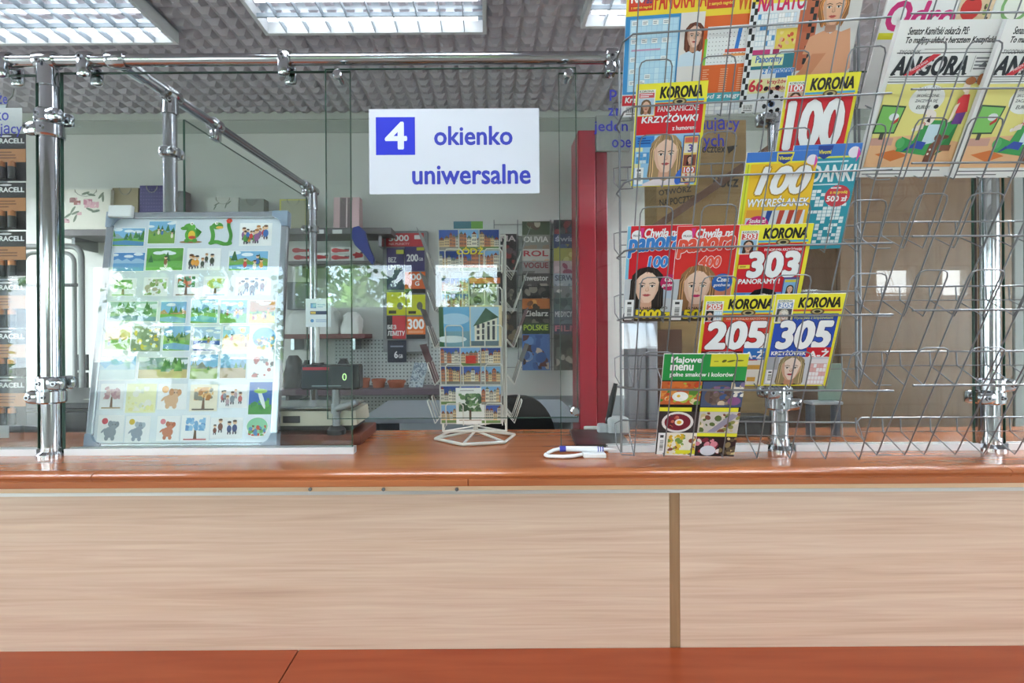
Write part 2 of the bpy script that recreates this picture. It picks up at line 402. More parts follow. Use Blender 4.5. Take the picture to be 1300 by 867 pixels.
# daylight portals for sampling are the windows themselves (world light)
for i, xx in ((9, XL-.05), (10, XR+.05)):  # side windows out of view, added to brighten the counter front
    fm = MB()
    for a, b, c, d in ((-2.3, .4, .8, .86), (-2.3, .4, 2.44, 2.5), (-2.3, -2.24, .86, 2.44), (.34, .4, .86, 2.44), (-.98, -.92, .86, 2.44)): fm.box((xx-.03, a, c), (xx+.03, b, d), FR)
    w = struct(fm.build('window_%d' % i)); MB().box((xx-.002, -2.25, .85), (xx+.002, .35, 2.45), WGLASS).build('pane', w)
struct(MB().box((-30, -40, -.6), (30, 30, -.5), noisy('pale_paving', ['a3a19a', 'b0aea6'], (1, 1, 1), 3, 5, .9)).build('ground'))
LEAF = [mat('6f9a48', .7), mat('8db45a', .7), mat('557f3c', .7), mat('a4c470', .7)]
def tree(name, x, y, h, cr_, seed, label):
    r = random.Random(seed); e = empty(name, (x, y, -.5), label, 'tree', 'trees outside the windows')
    MB().tube([(0, 0, 0), (.05, 0, h*.4), (0, .05, h*.8)], [.14, .11, .04], mat('5b4a3a', .9), 8).build('trunk', e)
    m = MB()
    for _ in range(22):
        a, b_, c = r.uniform(0, 6.28), r.uniform(-.9, .9), r.uniform(.2, 1)**.5
        cc = Vector((math.cos(a)*cr_*c*.8, math.sin(a)*cr_*c*.62, h*.62+b_*h*.36))
        lm = r.choice(LEAF)
        for _ in range(70):
            p = cc+Vector((r.gauss(0, .2), r.gauss(0, .2), r.gauss(0, .2))); d1 = Vector((r.gauss(0, 1), r.gauss(0, 1), r.gauss(0, 1))).normalized()*.1
            d2 = d1.cross(Vector((r.gauss(0, 1), r.gauss(0, 1), r.gauss(0, 1)))).normalized()*.06
            m.add([p-d1, p+d2, p+d1, p-d2], [(0, 1, 2, 3)], lm)
    m.build('foliage', e)
for i, (x, y, h, c, L) in enumerate([(-6.6, -8.2, 4.2, 1.3, 'bushy green tree outside the wide low window'), (-3.9, -9.6, 4.4, 1.2, 'round green tree seen through the wide low window beside a taller one'),
        (-2.2, -6.4, 2.9, .8, 'low spreading tree outside the high ribbon window'), (-.3, -7.2, 2.9, .7, 'small tree between the two high windows'),
        (1.6, -9.0, 3.5, 1.0, 'slim light green tree outside the narrow high window'), (-9.8, -6.5, 4.4, 1.3, 'tall tree outside the narrow end window'),
        (5.2, -8, 3.4, 1.2, 'tree outside the small paired windows')]):
    tree('garden_tree', x, y, h, c, 11+i, L)

# ---------------------------------------------------------------- ceiling lamps
TUBE_ADDED = emit('f4faff', 25.0, 'fluorescent_tube'); TUBE_ADDED_BRIGHT = emit('f4faff', 330.0, 'added_tube_bright'); TUBE2 = emit('f4faff', 3.2, 'fluorescent_tube_dim'); REFL = mat('a3aeb8', .35, .2)  # the two stronger tubes serve only lamps added out of view
def lamp(x0, x1, y0, y1, label, group=None, tb_=None):
    e = empty('ceiling_lamp', ((x0+x1)/2, (y0+y1)/2, HC), label, 'lamp', group); w, d = (x1-x0)/2, (y1-y0)/2; H = .07; t = .018
    m = MB()
    for a, b in (((-w, -d), (w, -d+t)), ((-w, d-t), (w, d)), ((-w, -d+t), (-w+t, d-t)), ((w-t, -d+t), (w, d-t))): m.box((a[0], a[1], -H), (b[0], b[1], -.012), mat('d7dadd', .4))
    m.build('frame', e)
    MB().box((-w, -d, -.012), (w, d, -.001), REFL).build('reflector', e)
    for k in range(4):
        yy = -d + 2*d*(k+.5)/4
        MB().tube([(-w+.04, yy, -.034), (w-.04, yy, -.034)], .010, tb_ or TUBE2, 10).build('fluorescent_tube', e)
    lv = MB(); n = max(6, int(w*2/.10))
    for k in range(1, n):
        xx = -w + 2*w*k/n; lv.box((xx-.0015, -d+t, -H+.002), (xx+.0015, d-t, -.044), REFL)
    for k in range(1, 4):
        yy = -d + 2*d*k/4; lv.box((-w+t, yy-.004, -H+.002), (w-t, yy+.004, -.05), REFL)
    lv.build('louvre', e)
lamp(-2.55, X(226, 2.45), 1.92, 2.47, 'louvred ceiling lamp over the whiteboard end, cut by the frame edge', 'ceiling lamps')
lamp(-1.05, 0.0, 1.86, 2.40, 'louvred ceiling lamp above the numbered paper sign', 'ceiling lamps')
lamp(.44, 1.5, 1.82, 2.36, 'louvred ceiling lamp just beyond the end of the chrome rail', 'ceiling lamps')
for xx in (-2.2, -.4, 1.4): lamp(xx-.52, xx+.52, .28, .83, 'unseen louvred ceiling lamp added above the customers, out over the counter edge', 'unseen ceiling lamps added on the customer side', TUBE_ADDED)  # lamps kept out of view, added to light the counter
for xx, lb in ((-4.2, 'unseen louvred ceiling lamp added over the far office corner beyond the whiteboard'), (2.6, 'unseen louvred ceiling lamp added over the brown cupboard')): lamp(xx-.5, xx+.5, 1.9, 2.45, lb, 'ceiling lamps', TUBE_ADDED_BRIGHT)  # strong extra lamps hidden from view, added to brighten the back office

# ================================================================ COUNTER
YF = 1.063
e = empty('service_counter', (0, 1.3, 0), 'waist-high service counter faced with pale wood panels under a red-brown top', 'counter')
def wb(m): m = m; return m
xs = X(855, 1.085); o_ = Vector((0, 1.3, 0))
def cbox(name, a, b, mm, bev=0): return MB().box(Vector(a)-o_, Vector(b)-o_, mm, None, bev).build(name, e)
cbox('body', (-1.9, 1.10, 0), (1.95, 1.47, CT-.036), mat('8b6f58', .6))
cbox('front_panel', (-1.9, 1.085, .70), (xs-.0115, 1.10, 1.100), LAM)
cbox('front_panel', (xs+.0115, 1.085, .70), (1.95, 1.10, 1.100), LAM)
cbox('joint_strip', (xs-.0115, 1.087, .70), (xs+.0115, 1.10, 1.100), STRIPW)
tb = cbox('top_batten', (-1.9, 1.079, 1.107), (1.95, 1.10, CT-.034), noisy('pale_batten', ['d2b08a', 'ddbd9b'], (1, 20, 20), 3, 4, .4))
cbox('aluminium_strip', (-1.9, 1.077, 1.100), (1.95, 1.10, 1.107), mat('d9d8d6', .3, .8))
for px in (394, 487, 580):
    p = P(px, 621, 1.078); MB().lathe(p-o_, [(.0, -.002), (.004, -.002), (.004, .001)], STEEL, 10, 'y').build('screw', e)
e = empty('countertop', (0, 1.28, CT), 'glossy red-brown wooden countertop with a rounded front edge', 'countertop'); o_ = Vector((0, 1.28, CT))
def nose(x0, x1, skew0=0.0, skew1=0.0):
    prof = [(1.52, 0), (1.083, 0)] + [(1.083-.02*math.sin(a), -.012+.012*math.cos(a)) for a in (.3, .6, .9, 1.2, 1.5)] + [(1.066, -.0165), (1.066, -.034), (1.52, -.034)]
    m = MB(); n = len(prof); vs = []
    for x, sk in ((x0, skew0), (x1, skew1)):
        for y, z in prof: vs.append((x + sk*(y-1.063) - o_.x, y-o_.y, z))
    fs = [tuple(range(n)), tuple(range(n, 2*n))[::-1]] + [(i, (i+1) % n, n+(i+1) % n, n+i) for i in range(n)]
    return m.add(vs, fs, WOOD).build('worktop_board', e)
xa, xb = X(112, 1.06), X(1287, 1.06)
nose(-1.9, xa-.0012, 0, .55); nose(xa+.0012, xb-.0012, .55, -.5); nose(xb+.0012, 1.95, -.5, 0)
xc = X(593, 1.06)
cbox('edge_strip', (-1.9, 1.061, CT-.033), (xc-.0008, 1.0665, CT-.0185), WOOD, .002); cbox('edge_strip', (xc+.0008, 1.061, CT-.033), (1.95, 1.0665, CT-.0185), WOOD, .002)
e = empty('customer_ledge', (0, .9, .765), 'lower red-brown wooden ledge running along the counter front', 'ledge'); o_ = Vector((0, .9, .765))
xd = X(377, 1.085)
WOOD2 = noisy('dark_cherry_wood', ['913e22', '9c4829', 'a65130'], (1.2, 14, 14), 2.2, 6, .3, .5)
for s_, (x0, x1) in enumerate(((-1.9, xd-.0015), (xd+.0015, 1.95))):
    k = .62
    vs = []
    for z in (.735, .765):
        for x, y in ((x0, .6), (x1, .6), (x1, 1.084), (x0, 1.084)):
            xx = x
            vs.append((xx, y-o_.y, z-o_.z))
    MB().add(vs, [(3, 2, 1, 0), (4, 5, 6, 7), (0, 1, 5, 4), (1, 2, 6, 5), (2, 3, 7, 6), (3, 0, 4, 7)], WOOD2).build('ledge_board', e)
for xx in (-1.5, -.4, .7, 1.6): MB().box((xx-.015, -.22, -.25), (xx+.015, .18, -.03), STEEL).build('bracket', e)

# ================================================================ CHROME RAILING
dG = 1.23
e = empty('chrome_railing', (X(65, 1.222), 1.222, CT), 'chrome tube railing with a post, long top rail and side rail running back', 'railing'); o_ = e.location.copy()
ZR = P(450, 75, 1.215).z
def part(mb, name): return mb.build(name, e, Matrix.Translation(-o_))
RX1 = X(776, 1.215)
part(MB().tube([(-1.5, 1.215, ZR), (RX1, 1.215, ZR)], .0145, CHROME, 20), 'top_rail')
pA = (X(65, 1.222), 1.222)
part(MB().tube([(*pA, CT), (*pA, ZR-.02)], .0205, CHROME, 24), 'post')
part(MB().lathe((*pA, CT), [(.03, 0), (.03, .006), (.022, .012), (.022, .02)], CHROME, 24), 'base_flange')
pB0, pB1 = P(150, 72, 1.215), P(397, 246, 2.31)
pB0.z = ZR; pB1.z = ZR
part(MB().tube([pB0, pB1], .0145, STEEL, 20), 'side_rail')
def on(t): return pB0.lerp(pB1, t)
tB = (1.39-1.215)/(2.31-1.215); pb = on(tB)
part(MB().tube([(pb.x, pb.y, CT), (pb.x, pb.y, ZR)], .0175, STEEL, 20), 'post')
part(MB().tube([(pB1.x, pB1.y, .0), (pB1.x, pB1.y, ZR)], .0175, STEEL, 20), 'post')
def sleeve(c, ax, r, h, m=CHROME):
    """short cast sleeve round a tube"""
    c = Vector(c); ax = Vector(ax).normalized()
    return MB().tube([c-ax*h, c-ax*(h-.003), c+ax*(h-.003), c+ax*h], [r*.94, r, r, r*.94], m, 20)
def bolt(mb, c, ax, r=.006):
    c = Vector(c); ax = Vector(ax).normalized()
    mb.tube([c, c+ax*.004], r, STEEL, 12); mb.tube([c+ax*.004, c+ax*.0045], r*.55, mat('333335', .4, .6), 6)
def clampm(c, dirx, r=.0205, L=.05, h=.0165, down=False):
    """pane clamp: collar round a post with a rounded jaw reaching sideways"""
    c = Vector(c); m = MB()
    m.tube([c+Vector((0, 0, -h)), c+Vector((0, 0, -h+.004)), c+Vector((0, 0, h-.004)), c+Vector((0, 0, h))], [r+.006, r+.010, r+.010, r+.006], CHROME, 22)
    x0 = c.x + dirx*(r*.2); x1 = c.x + dirx*(r+L)
    m.box((x0, c.y-.030, c.z-h), (x1, c.y-.0045, c.z+h), CHROME, None, .0115)
    m.box((x0, c.y+.0045, c.z-h), (x1, c.y+.026, c.z+h), CHROME, None, .009)
    bolt(m, (c.x + dirx*(r+L*.45), c.y-.0295, c.z), (0, -1, 0)); bolt(m, (c.x - dirx*.006, c.y-r-.009, c.z), (0, -1, 0), .005)
    return m
for px, py, dx in ((65, 150, 1), (64, 167, -1), (66, 486, 1), (65, 503, -1)):
    c = Vector((pA[0], pA[1], P(px, py, 1.222).z)); part(clampm(c, dx, .0205, .024), 'pane_clamp')
c = Vector((pb.x, pb.y, Z(192, 1.39))); part(clampm(c, 1, .0175, .012, .014), 'pane_clamp')
m = sleeve((pA[0], 1.215, ZR), (1, 0, 0), .021, .024); m.tube([(pA[0], 1.215, ZR), (pA[0], 1.219, ZR-.06)], [.02, .0235], CHROME, 20); bolt(m, (pA[0], 1.19, ZR-.012), (0, -1, 0)); part(m, 'tee_fitting')
m = sleeve((pB0.x, 1.215, ZR), (1, 0, 0), .0205, .022); m.tube([pB0, on(.07)], [.019, .0185], CHROME, 18); part(m, 'tee_fitting')
m = sleeve(on(tB), pB1-pB0, .021, .03); m.tube([(pb.x, pb.y, ZR), (pb.x, pb.y, ZR-.055)], [.019, .022], CHROME, 20); bolt(m, (pb.x+.012, pb.y-.02, ZR-.02), (.4, -1, 0)); part(m, 'tee_fitting')
m = sleeve(pB1, pB1-pB0, .021, .03); m.tube([pB1, pB1-Vector((0, 0, .09))], [.02, .022], CHROME, 20); part(m, 'elbow_fitting')
m = sleeve((RX1+.004, 1.215, ZR), (1, 0, 0), .021, .014); m.box((RX1-.012, 1.2, ZR-.045), (RX1+.014, 1.232, ZR-.01), CHROME, None, .008); bolt(m, (RX1+.002, 1.198, ZR-.005), (0, -1, 0)); part(m, 'end_fitting')
for px in (10, 113, 365):
    x = X(px, 1.215); m = sleeve((x, 1.215, ZR), (1, 0, 0), .0205, .014)
    m.box((x-.0145, 1.193, ZR-.046), (x+.0145, 1.213, ZR+.014), CHROME, None, .0095); m.box((x-.0145, 1.238, ZR-.046), (x+.0145, 1.252, ZR-.004), CHROME, None, .006)
    bolt(m, (x-.001, 1.1935, ZR-.001), (0, -1, 0)); part(m, 'pane_clip')
for t in (.345, .93):
    p = on(t); m = sleeve(p, pB1-pB0, .021, .02); m.box((p.x-.012, p.y-.02, p.z-.05), (p.x+.012, p.y+.02, p.z-.012), CHROME, None, .008); part(m, 'pane_clip')
m = clampm((pB1.x, pB1.y, Z(290, 2.31)), -1, .0175, .03); part(m, 'pane_clamp')
# glass panes
def pane(x0, x1, z0, z1, y, label, th=.006):
    o = bpy.data.objects.new('glass_pane', None); C.objects.link(o); o.location = ((x0+x1)/2, y, z0); tag(o, label, 'glass pane')
    w, h = (x1-x0)/2, z1-z0
    MB().box((-w+.0012, -th/2, .0012), (w-.0012, th/2, h-.0012), GLASS).build('glass_sheet', o)
    m = MB()
    for a, b in (((-w, 0), (-w+.0012, h)), ((w-.0012, 0), (w, h)), ((-w, 0), (w, .0012)), ((-w, h-.0012), (w, h))): m.box((a[0], -th/2, a[1]), (b[0], th/2, b[1]), EDGE)
    m.build('polished_edge', o); return o
zb = CT+.013
g1 = pane(-1.55, X(50, dG), zb, Z(96, dG, 20), dG, 'clear glass pane in front of the hanging battery packs', .011)
g2 = pane(X(80, dG), X(447, dG), zb, Z(92, dG, 260), dG, 'clear glass pane in front of the sticker whiteboard', .009)
dM = 1.203
g3 = pane(X(415, dM), X(733, dM), Z(531, dM, 600), Z(87, dM, 560), dM, 'raised clear glass pane carrying the numbered paper sign over the counter opening')
g4 = pane(X(711, dG), X(1236, dG), zb, Z(92, dG, 900), dG, 'wide clear glass pane behind the wire magazine rack')
g5 = pane(X(1274, dG), 1.9, zb, Z(92, dG, 1290), dG, 'clear glass pane beyond the last post behind the newspapers')
sg = pane(-.43, .43, 0, ZR-.045-(CT+.013), 0, 'clear side glass pane under the railing running back from the counter')
sg.matrix_world = Matrix.Translation((pb.x+.035, 1.85, CT+.013)) @ Matrix.Rotation(math.radians(90-4), 4, 'Z') @ Matrix.Diagonal((1.0, 1, 1, 1))
for ch in sg.children: ch.matrix_local = Matrix.Diagonal((.95, 1, 1, 1))
for px, py in ((430, 97), (721, 96), (729, 521)):
    p = P(px, py, dM-.004); m = MB()
    m.lathe((0, 0, 0), [(.006, .03), (.006, -.004), (.011, -.006), (.011, -.014), (.008, -.017)], CHROME, 18, 'y')
    m.build('standoff_bolt', g3, Matrix.Translation(p-g3.location))
# bottom channels
def chan(x0, x1, label):
    m = MB().box((x0, dG-.013, CT), (x1, dG+.013, CT+.003), FRM).box((x0, dG-.013, CT+.003), (x1, dG-.0045, CT+.016), FRM).box((x0, dG+.0045, CT+.003), (x1, dG+.013, CT+.016), FRM)
    tag(m.build('glazing_channel'), label, 'channel')
FRM = mat('dfdfe2', .35, .2)
chan(-1.55, pA[0]-.033, 'white glazing channel under the pane by the battery packs')
chan(pA[0]+.033, X(450, dG), 'white glazing channel under the pane by the sticker whiteboard')
chan(X(770, dG), X(988, dG)-.034, 'white glazing channel beside the signing pad end of the rack')
chan(X(988, dG)+.034, X(1255, dG)-.034, 'white glazing channel between the two chrome posts under the rack')
chan(X(1255, dG)+.034, 1.9, 'white glazing channel beyond the last chrome post')
# right posts
for px, lab, cl in ((988, 'short chrome post behind the wire rack, below the blue crossword magazine', ((150, -1), (497, -1), (511, 1))), (1255, 'tall chrome post in front of the brown cupboard doors', ((488, 1), (504, -1)))):
    x, y = X(px, 1.235), 1.235
    e = empty('chrome_post', (x, y, CT), lab, 'post'); o_ = e.location.copy()
    part(MB().tube([(x, y, CT), (x, y, ZR)], .0205, CHROME, 24), 'tube')
    part(MB().lathe((x, y, CT), [(.034, 0), (.034, .005), (.024, .014), (.024, .03)], CHROME, 24), 'base_flange')
    for py, dx in cl: part(clampm((x, y, Z(py, y, px)), dx, .0205, .024), 'pane_clamp')
    part(MB().lathe((x, y, ZR), [(.021, 0), (.021, .006), (.012, .012)], CHROME, 20), 'end_cap')

# lettering fixed on the panes (visible words only)
def lettering(par, items):
    for t, x0, y0, x1, y1, col in items:
        m = MB(); vs, fs, a, b, c, d = textgeo(t, .01, 0)
        A, B = P(x0, y1, dG-.0035), P(x1, y0, dG-.0035)
        m.add([(A.x+(v[0]-a)/(b-a)*(B.x-A.x), dG-.0035, A.z+(v[1]-c)/(d-c)*(B.z-A.z)) for v in vs], fs, mat(col, .5))
        m.build('lettering', par, Matrix.Translation(-par.location))
BL = '2a2f9e'
lettering(g1, [('że', -3, 117, 9, 132, BL), ('ko', -6, 138, 11, 153, BL), ('jący', 0, 157, 28, 174, BL)])
lettering(g4, [('p', 774, 114, 783, 128, BL), ('zn', 772, 137, 790, 147, BL), ('jeden', 754, 153, 797, 171, BL), ('ope', 777, 177, 801, 192, BL), ('mujący', 882, 149, 939, 170, BL), ('ych', 893, 170, 919, 191, BL)])

# numbered sign
w, h = 216*1.198/F, 108*1.198/F
def d_sign(p):
    p.R(.04, .46, .27, .905, '2b36c4'); p.T('4', .098, .535, .218, .84, 'dfe3ee', .035)
    p.T('okienko', .385, .575, .84, .79, '3b43ad', .032); p.T('uniwersalne', .255, .115, .945, .34, '3b43ad', .032)
o = P(469, 246, 1.198); o.z = P(576, 192, 1.198).z - h/2
sheet('paper_sign', basis(o, EU, EV), w, h, d_sign, 'white paper sign with a blue number square, taped to the raised glass pane', 'sign', th=.0004, back='d0d4dd')

# ================================================================ STICKER WHITEBOARD
bl, br = P(108, 569, 1.268), P(352, 569, 1.268)
bl.z = br.z = CT+.001; bw = br.x-bl.x
top = P(145, 270, 1.352); up = Vector((0, top.y-bl.y, top.z-bl.z)); bh = up.length; up.normalize()
sk = Vector((-.018, 0, 0))
MBD = basis(bl, EU, up)
e = empty('sticker_whiteboard', None, 'silver-framed whiteboard covered in picture stickers leaning behind the glass', 'whiteboard', None, MBD)
MB().box((.008, .008, -.010), (bw-.008, bh-.008, 0), mat('d9e2ec', .18, 0, .5)).build('board', e)
t = .018
for a, b in (((t*2, 0), (bw-t*2, t)), ((t*2, bh-t), (bw-t*2, bh)), ((0, t*2), (t, bh-t*2)), ((bw-t, t*2), (bw, bh-t*2))):
    MB().box((a[0], a[1], -.014), (b[0], b[1], .005), mat('b4bac4', .25, .7), None, .003).build('frame_rail', e)
for sx in (0, 1):
    for sy in (0, 1):
        poly = [(0, 0), (.042, 0), (.042, .014), (.026, .022), (.022, .026), (.014, .042), (0, .042)]
        poly = [((bw-x) if sx else x, (bh-y) if sy else y) for x, y in poly]
        m = MB(); n = len(poly); vs = [(x, y, -.016) for x, y in poly]+[(x, y, .008) for x, y in poly]
        m.add(vs, [tuple(range(n)), tuple(range(n, 2*n))]+[(i, (i+1) % n, n+(i+1) % n, n+i) for i in range(n)], mat('8fa0b5', .4)).build('corner_cap', e)
m = MB().box((.0, -.001, 0), (.062, .032, .014), mat('eef0f2', .35), None, .003)
cl = m.build('clip', e, Matrix.Translation((.012, bh-.018, .006)))
NB = EU.cross(up)
def stick(x0, y0, x1, y1, kind, label, seed, **k):
    p0 = bl + NB*.0006
    a, b = hit(x0, y1, p0, NB), hit(x1, y0, p0, NB)
    c0 = hit(x0, (y0+y1)/2, p0, NB); c1 = hit(x1, (y0+y1)/2, p0, NB)
    w = c1.x-c0.x; h = (b-a).dot(up); o = Vector((c0.x, a.y, a.z))
    p = Pr(w, h); r = random.Random(seed)
    paper = k.get('paper', 'f1f3f5')
    if kind in ('land', 'kids', 'beach'):
        p.R(0, 0, 1, 1, paper)
        p.land(.02, .03, .98, .97, seed, k.get('sky', '7fb8e0'), k.get('hill', '7fa05a'), k.get('ground', '6fae4e'), k.get('water'), k.get('trees', 6), k.get('figs', 0), k.get('sun', False))
    elif kind == 'round':
        p.E(.5, .5, .5, .5*h/w, paper, 24); p.E(.5, .56, .46, .40*h/w, k.get('sky', '8fc0e0'), 20); p.blobs(.12, .1, .88, .6, 26, k['cols'], seed, .05, .12)
    elif kind == 'fig':
        p.R(0, 0, 1, 1, paper)
        for i_ in range(k.get('n', 4)+2):
            x, y, q_ = .14+.72*((i_*.618) % 1), r.uniform(.25, .62), r.uniform(.05, .085)
            p.E(x, y, q_, q_*1.5, r.choice(k['cols']), 12); p.E(x, y+q_*2.3*w/h, q_*.85, q_*.85, 'e9c3a2', 12); p.E(x, y+q_*2.8*w/h, q_*.85, q_*.45, r.choice(['5a3a26', '2a2a2a', 'a56a2a']), 9)
            p.E(x-q_*.5, y-q_*1.7*w/h, q_*.3, q_*.7, '6a5a6a', 8); p.E(x+q_*.5, y-q_*1.7*w/h, q_*.3, q_*.7, '39424f', 8)
    elif kind == 'animal':
        c = k['col']; p.R(0, 0, 1, 1, paper)
        p.E(.48, .36, .24, .21, c, 16); p.E(.60, .62, .17, .16, c, 16); p.E(.47, .68, .09, .12, k.get('ear', c), 12); p.E(.74, .66, .08, .11, k.get('ear', c), 12)
        p.E(.36, .14, .08, .10, c, 10); p.E(.6, .14, .08, .10, c, 10); p.E(.22, .42, .12, .04, c, 10, rot=.8)
        p.E(.57, .65, .02, .025, '222222', 8); p.E(.66, .65, .02, .025, '222222', 8); p.E(.26, .78, .12, .12, k.get('spot', 'd24a4a'), 14)
    elif kind == 'lizard':
        g = '5aa83c'; p.E(.5, .06, .48, .05, '9a6a3a', 18); p.E(.5, .38, .27, .30, g, 16); p.E(.52, .36, .15, .2, 'e8c23a', 14); p.E(.42, .72, .25, .16, g, 14)
        p.E(.2, .66, .17, .08, '4c9633', 12); p.E(.50, .86, .07, .07, 'f4f4e8', 10); p.E(.51, .86, .03, .03, '222222', 8); p.E(.33, .12, .11, .09, '4c9633', 10); p.E(.66, .12, .11, .09, '4c9633', 10)
        p.poly([(.68, .7), (.95, .5), (.78, .25), (.7, .45)], '3f8a30'); p.E(.55, .26, .16, .07, 'c9402f', 12)
    elif kind == 'snake':
        g = '4f9a3c'
        for i in range(16):
            a = i/15; p.E(.12+.76*a, .10+.04*math.sin(a*6), .11, .08, g, 10); p.z -= p.dz*.8
        for i in range(14):
            a = i/13; p.E(.14+.05*math.sin(a*4), .12+.55*a, .085, .085, g, 10); p.z -= p.dz*.8
        for i in range(14):
            a = i/13; p.E(.86+.06*math.sin(a*5), .12+.7*a, .075, .075, '3f8a34', 10); p.z -= p.dz*.8
        p.E(.34, .72, .24, .15, g, 14); p.E(.44, .66, .16, .06, 'e2b24a', 10); p.E(.3, .82, .07, .07, 'f7f7ee', 10); p.E(.32, .82, .03, .03, '222222', 8)
        for i in range(6): p.E(.82+.07*math.cos(i), .9+.05*math.sin(i), .055, .055, 'd8472f', 9)
    elif kind == 'tree':
        p.R(0, 0, 1, 1, paper); p.poly([(.44, .08), (.56, .08), (.53, .5), (.47, .5)], '6a4a32'); p.blobs(.15, .4, .85, .9, 30, k['cols'], seed, .06, .14); p.R(.1, .04, .9, .09, k.get('base', '8a6f58'))
    elif kind == 'blur':
        p.R(0, 0, 1, 1, paper); p.blobs(.06, .06, .94, .9, k.get('n', 30), k['cols'], seed, .04, .13)
    elif kind == 'feather':
        p.R(0, 0, 1, 1, '3f6fc0'); p.R(0, 0, 1, .3, '4f9a4a'); p.blobs(.1, .15, .9, .5, 10, ['5fae50', '3f8a48'], seed, .08, .16); p.E(.55, .5, .09, .5, 'e9f2f4', 14, rot=.35); p.E(.5, .72, .3, .1, '9fcf5a', 12)
    p.mb.box((0, 0, -.0005), (w, h, 0), pr(paper)) if kind not in ('round', 'lizard', 'snake') else None
    tag(p.build('picture_sticker', None, basis(o, EU, up)), label, 'sticker', 'stickers on the whiteboard')
S = stick
kid = ['d0453a', '3f6fb5', 'e9a23b', '5a9a4a', '8c5a8a']
S(143, 289, 184, 313, 'land', 'sticker of a blue mountain lake with dark firs, starting the top row', 1, water='4f8fc0', trees=14, hill='8fa6b0')
S(188, 280, 223, 310, 'land', 'sticker of two figures in a flower meadow under a blue sky, top row', 2, figs=3, ground='7aa84a')
S(228, 280, 258, 309, 'lizard', 'cut-out sticker of a green reptile riding a board', 3)
S(265, 277, 296, 312, 'snake', 'cut-out sticker of a curled green snake holding red flowers', 4)
S(304, 283, 345, 312, 'fig', 'white sticker crowded with tiny children, ending the top row', 5, n=9, cols=kid)
S(143, 320, 184, 345, 'land', 'sticker of a deep blue sea with a white horizon, second row', 6, sky='4f8ccc', hill='9fc6e4', ground='5f9fd0', trees=0)
S(185, 314, 233, 344, 'land', 'wide green sticker with a grey animal on a meadow, second row', 7, sky='5a9f3c', hill='4f8f36', ground='66b04a', trees=2, figs=2)
S(237, 315, 280, 343, 'fig', 'white sticker with a group of three children, second row', 8, n=4, cols=['3f4a3a', 'e9a23b', 'b5653a'])
S(290, 318, 341, 344, 'kids', 'wide sticker of children picnicking by a pond, second row', 9, figs=4, water='5fa0c8', trees=3)
S(140, 353, 173, 376, 'tree', 'sticker of a round bright green bush, third row', 10, cols=['6fae4e', '4f9a44', '8fc46a'], base='6fae4e')
S(182, 352, 213, 376, 'blur', 'sticker of a pale rocky hill on green grass, third row', 11, cols=['b9b09a', '8fb06a', 'd9d2c0', '7f9a5a'])
S(221, 348, 252, 376, 'tree', 'sticker of two dark firs beside an orange roof, third row', 12, cols=['3f7a4a', '4f8f50', 'c96a3a'])
S(258, 351, 289, 376, 'tree', 'sticker of a yellow-green tree over a stream, third row', 13, cols=['a9c45a', '7fae4a', 'd0d46a'], base='6fa0b0')
S(299, 352, 344, 375, 'fig', 'white sticker of children with a brown barrel, ending the third row', 14, n=4, cols=['8a4a3a', '5a4a44', 'c9b9a0'])
S(135, 382, 200, 409, 'land', 'widest sticker with a misty forest and pond', 15, sky='9fc6b8', hill='5f9a78', ground='7fae8a', water='6f9ab0', trees=12)
S(203, 382, 237, 411, 'land', 'sticker of a sandy village on a lake shore, fourth row', 16, hill='c09a6a', water='7fb8d0', trees=5)
S(242, 379, 277, 411, 'land', 'sticker of a turquoise forest lake with clouds, fourth row', 17, hill='4f9a78', water='5fb0c0', trees=6)
S(279, 380, 314, 411, 'kids', 'sticker of many children climbing against a blue hill, fourth row', 18, figs=8, hill='6f8ab0', sun=True, trees=2)
S(316, 381, 350, 411, 'kids', 'yellow-green sticker of children at play, ending the fourth row', 19, figs=7, sky='c98a4a', hill='8fae3a', ground='e0d83a', trees=2)
S(133, 413, 166, 445, 'kids', 'sticker of two children before a yellow sky, fifth row', 20, sky='efe09a', hill='e9d07a', figs=4, trees=1)
S(167, 414, 204, 446, 'blur', 'grey-green sticker with yellow blossoms and a white patch, fifth row', 21, paper='7f9078', cols=['6f806a', 'd9c83a', '8f9f80', 'e9efe6'], n=26)
S(207, 413, 242, 446, 'land', 'sticker of a bright green meadow by a blue pond, fifth row', 22, figs=0, water='6fa8d0', trees=9)
S(245, 414, 280, 446, 'beach', 'sticker of a child in a blue boat, fifth row', 23, sky='a9c4e4', hill='9fb46a', ground='3f5fb0', water='e9eef4', figs=1, trees=2)
S(282, 413, 317, 446, 'beach', 'sticker of a yellow sandcastle under an orange sun, fifth row', 24, hill='e0b84a', ground='e8cf8a', figs=4, trees=0, sun=True)
S(319, 414, 352, 447, 'round', 'round sticker of children on a blue beach', 25, sky='5fa8d8', cols=['e9d2a0', 'e8bf9d', '39424f', '5a7fb0', 'e0b04a'])
S(126, 451, 173, 483, 'land', 'wide pale blue sticker of a sea shore, sixth row', 26, sky='8fc4e8', hill='b9d8e8', ground='d0e2e6', trees=0)
S(175, 453, 239, 481, 'land', 'wide sticker of a mountain valley with autumn trees, sixth row', 27, sky='7fa09a', hill='5f8a70', ground='c9b87a', trees=8)
S(241, 449, 277, 482, 'land', 'sticker of a big grey rock on a green shore, sixth row', 28, hill='7f8278', ground='9ab06a', trees=3)
S(279, 448, 313, 481, 'beach', 'sticker of gulls over beach rocks, sixth row', 29, hill='5f9ac0', ground='b09a7a', trees=3)
S(314, 448, 349, 481, 'blur', 'white sticker sprinkled with small dark insects, ending the sixth row', 30, cols=['5a5a5a', 'b05a5a', '8a9aa8'], n=14)
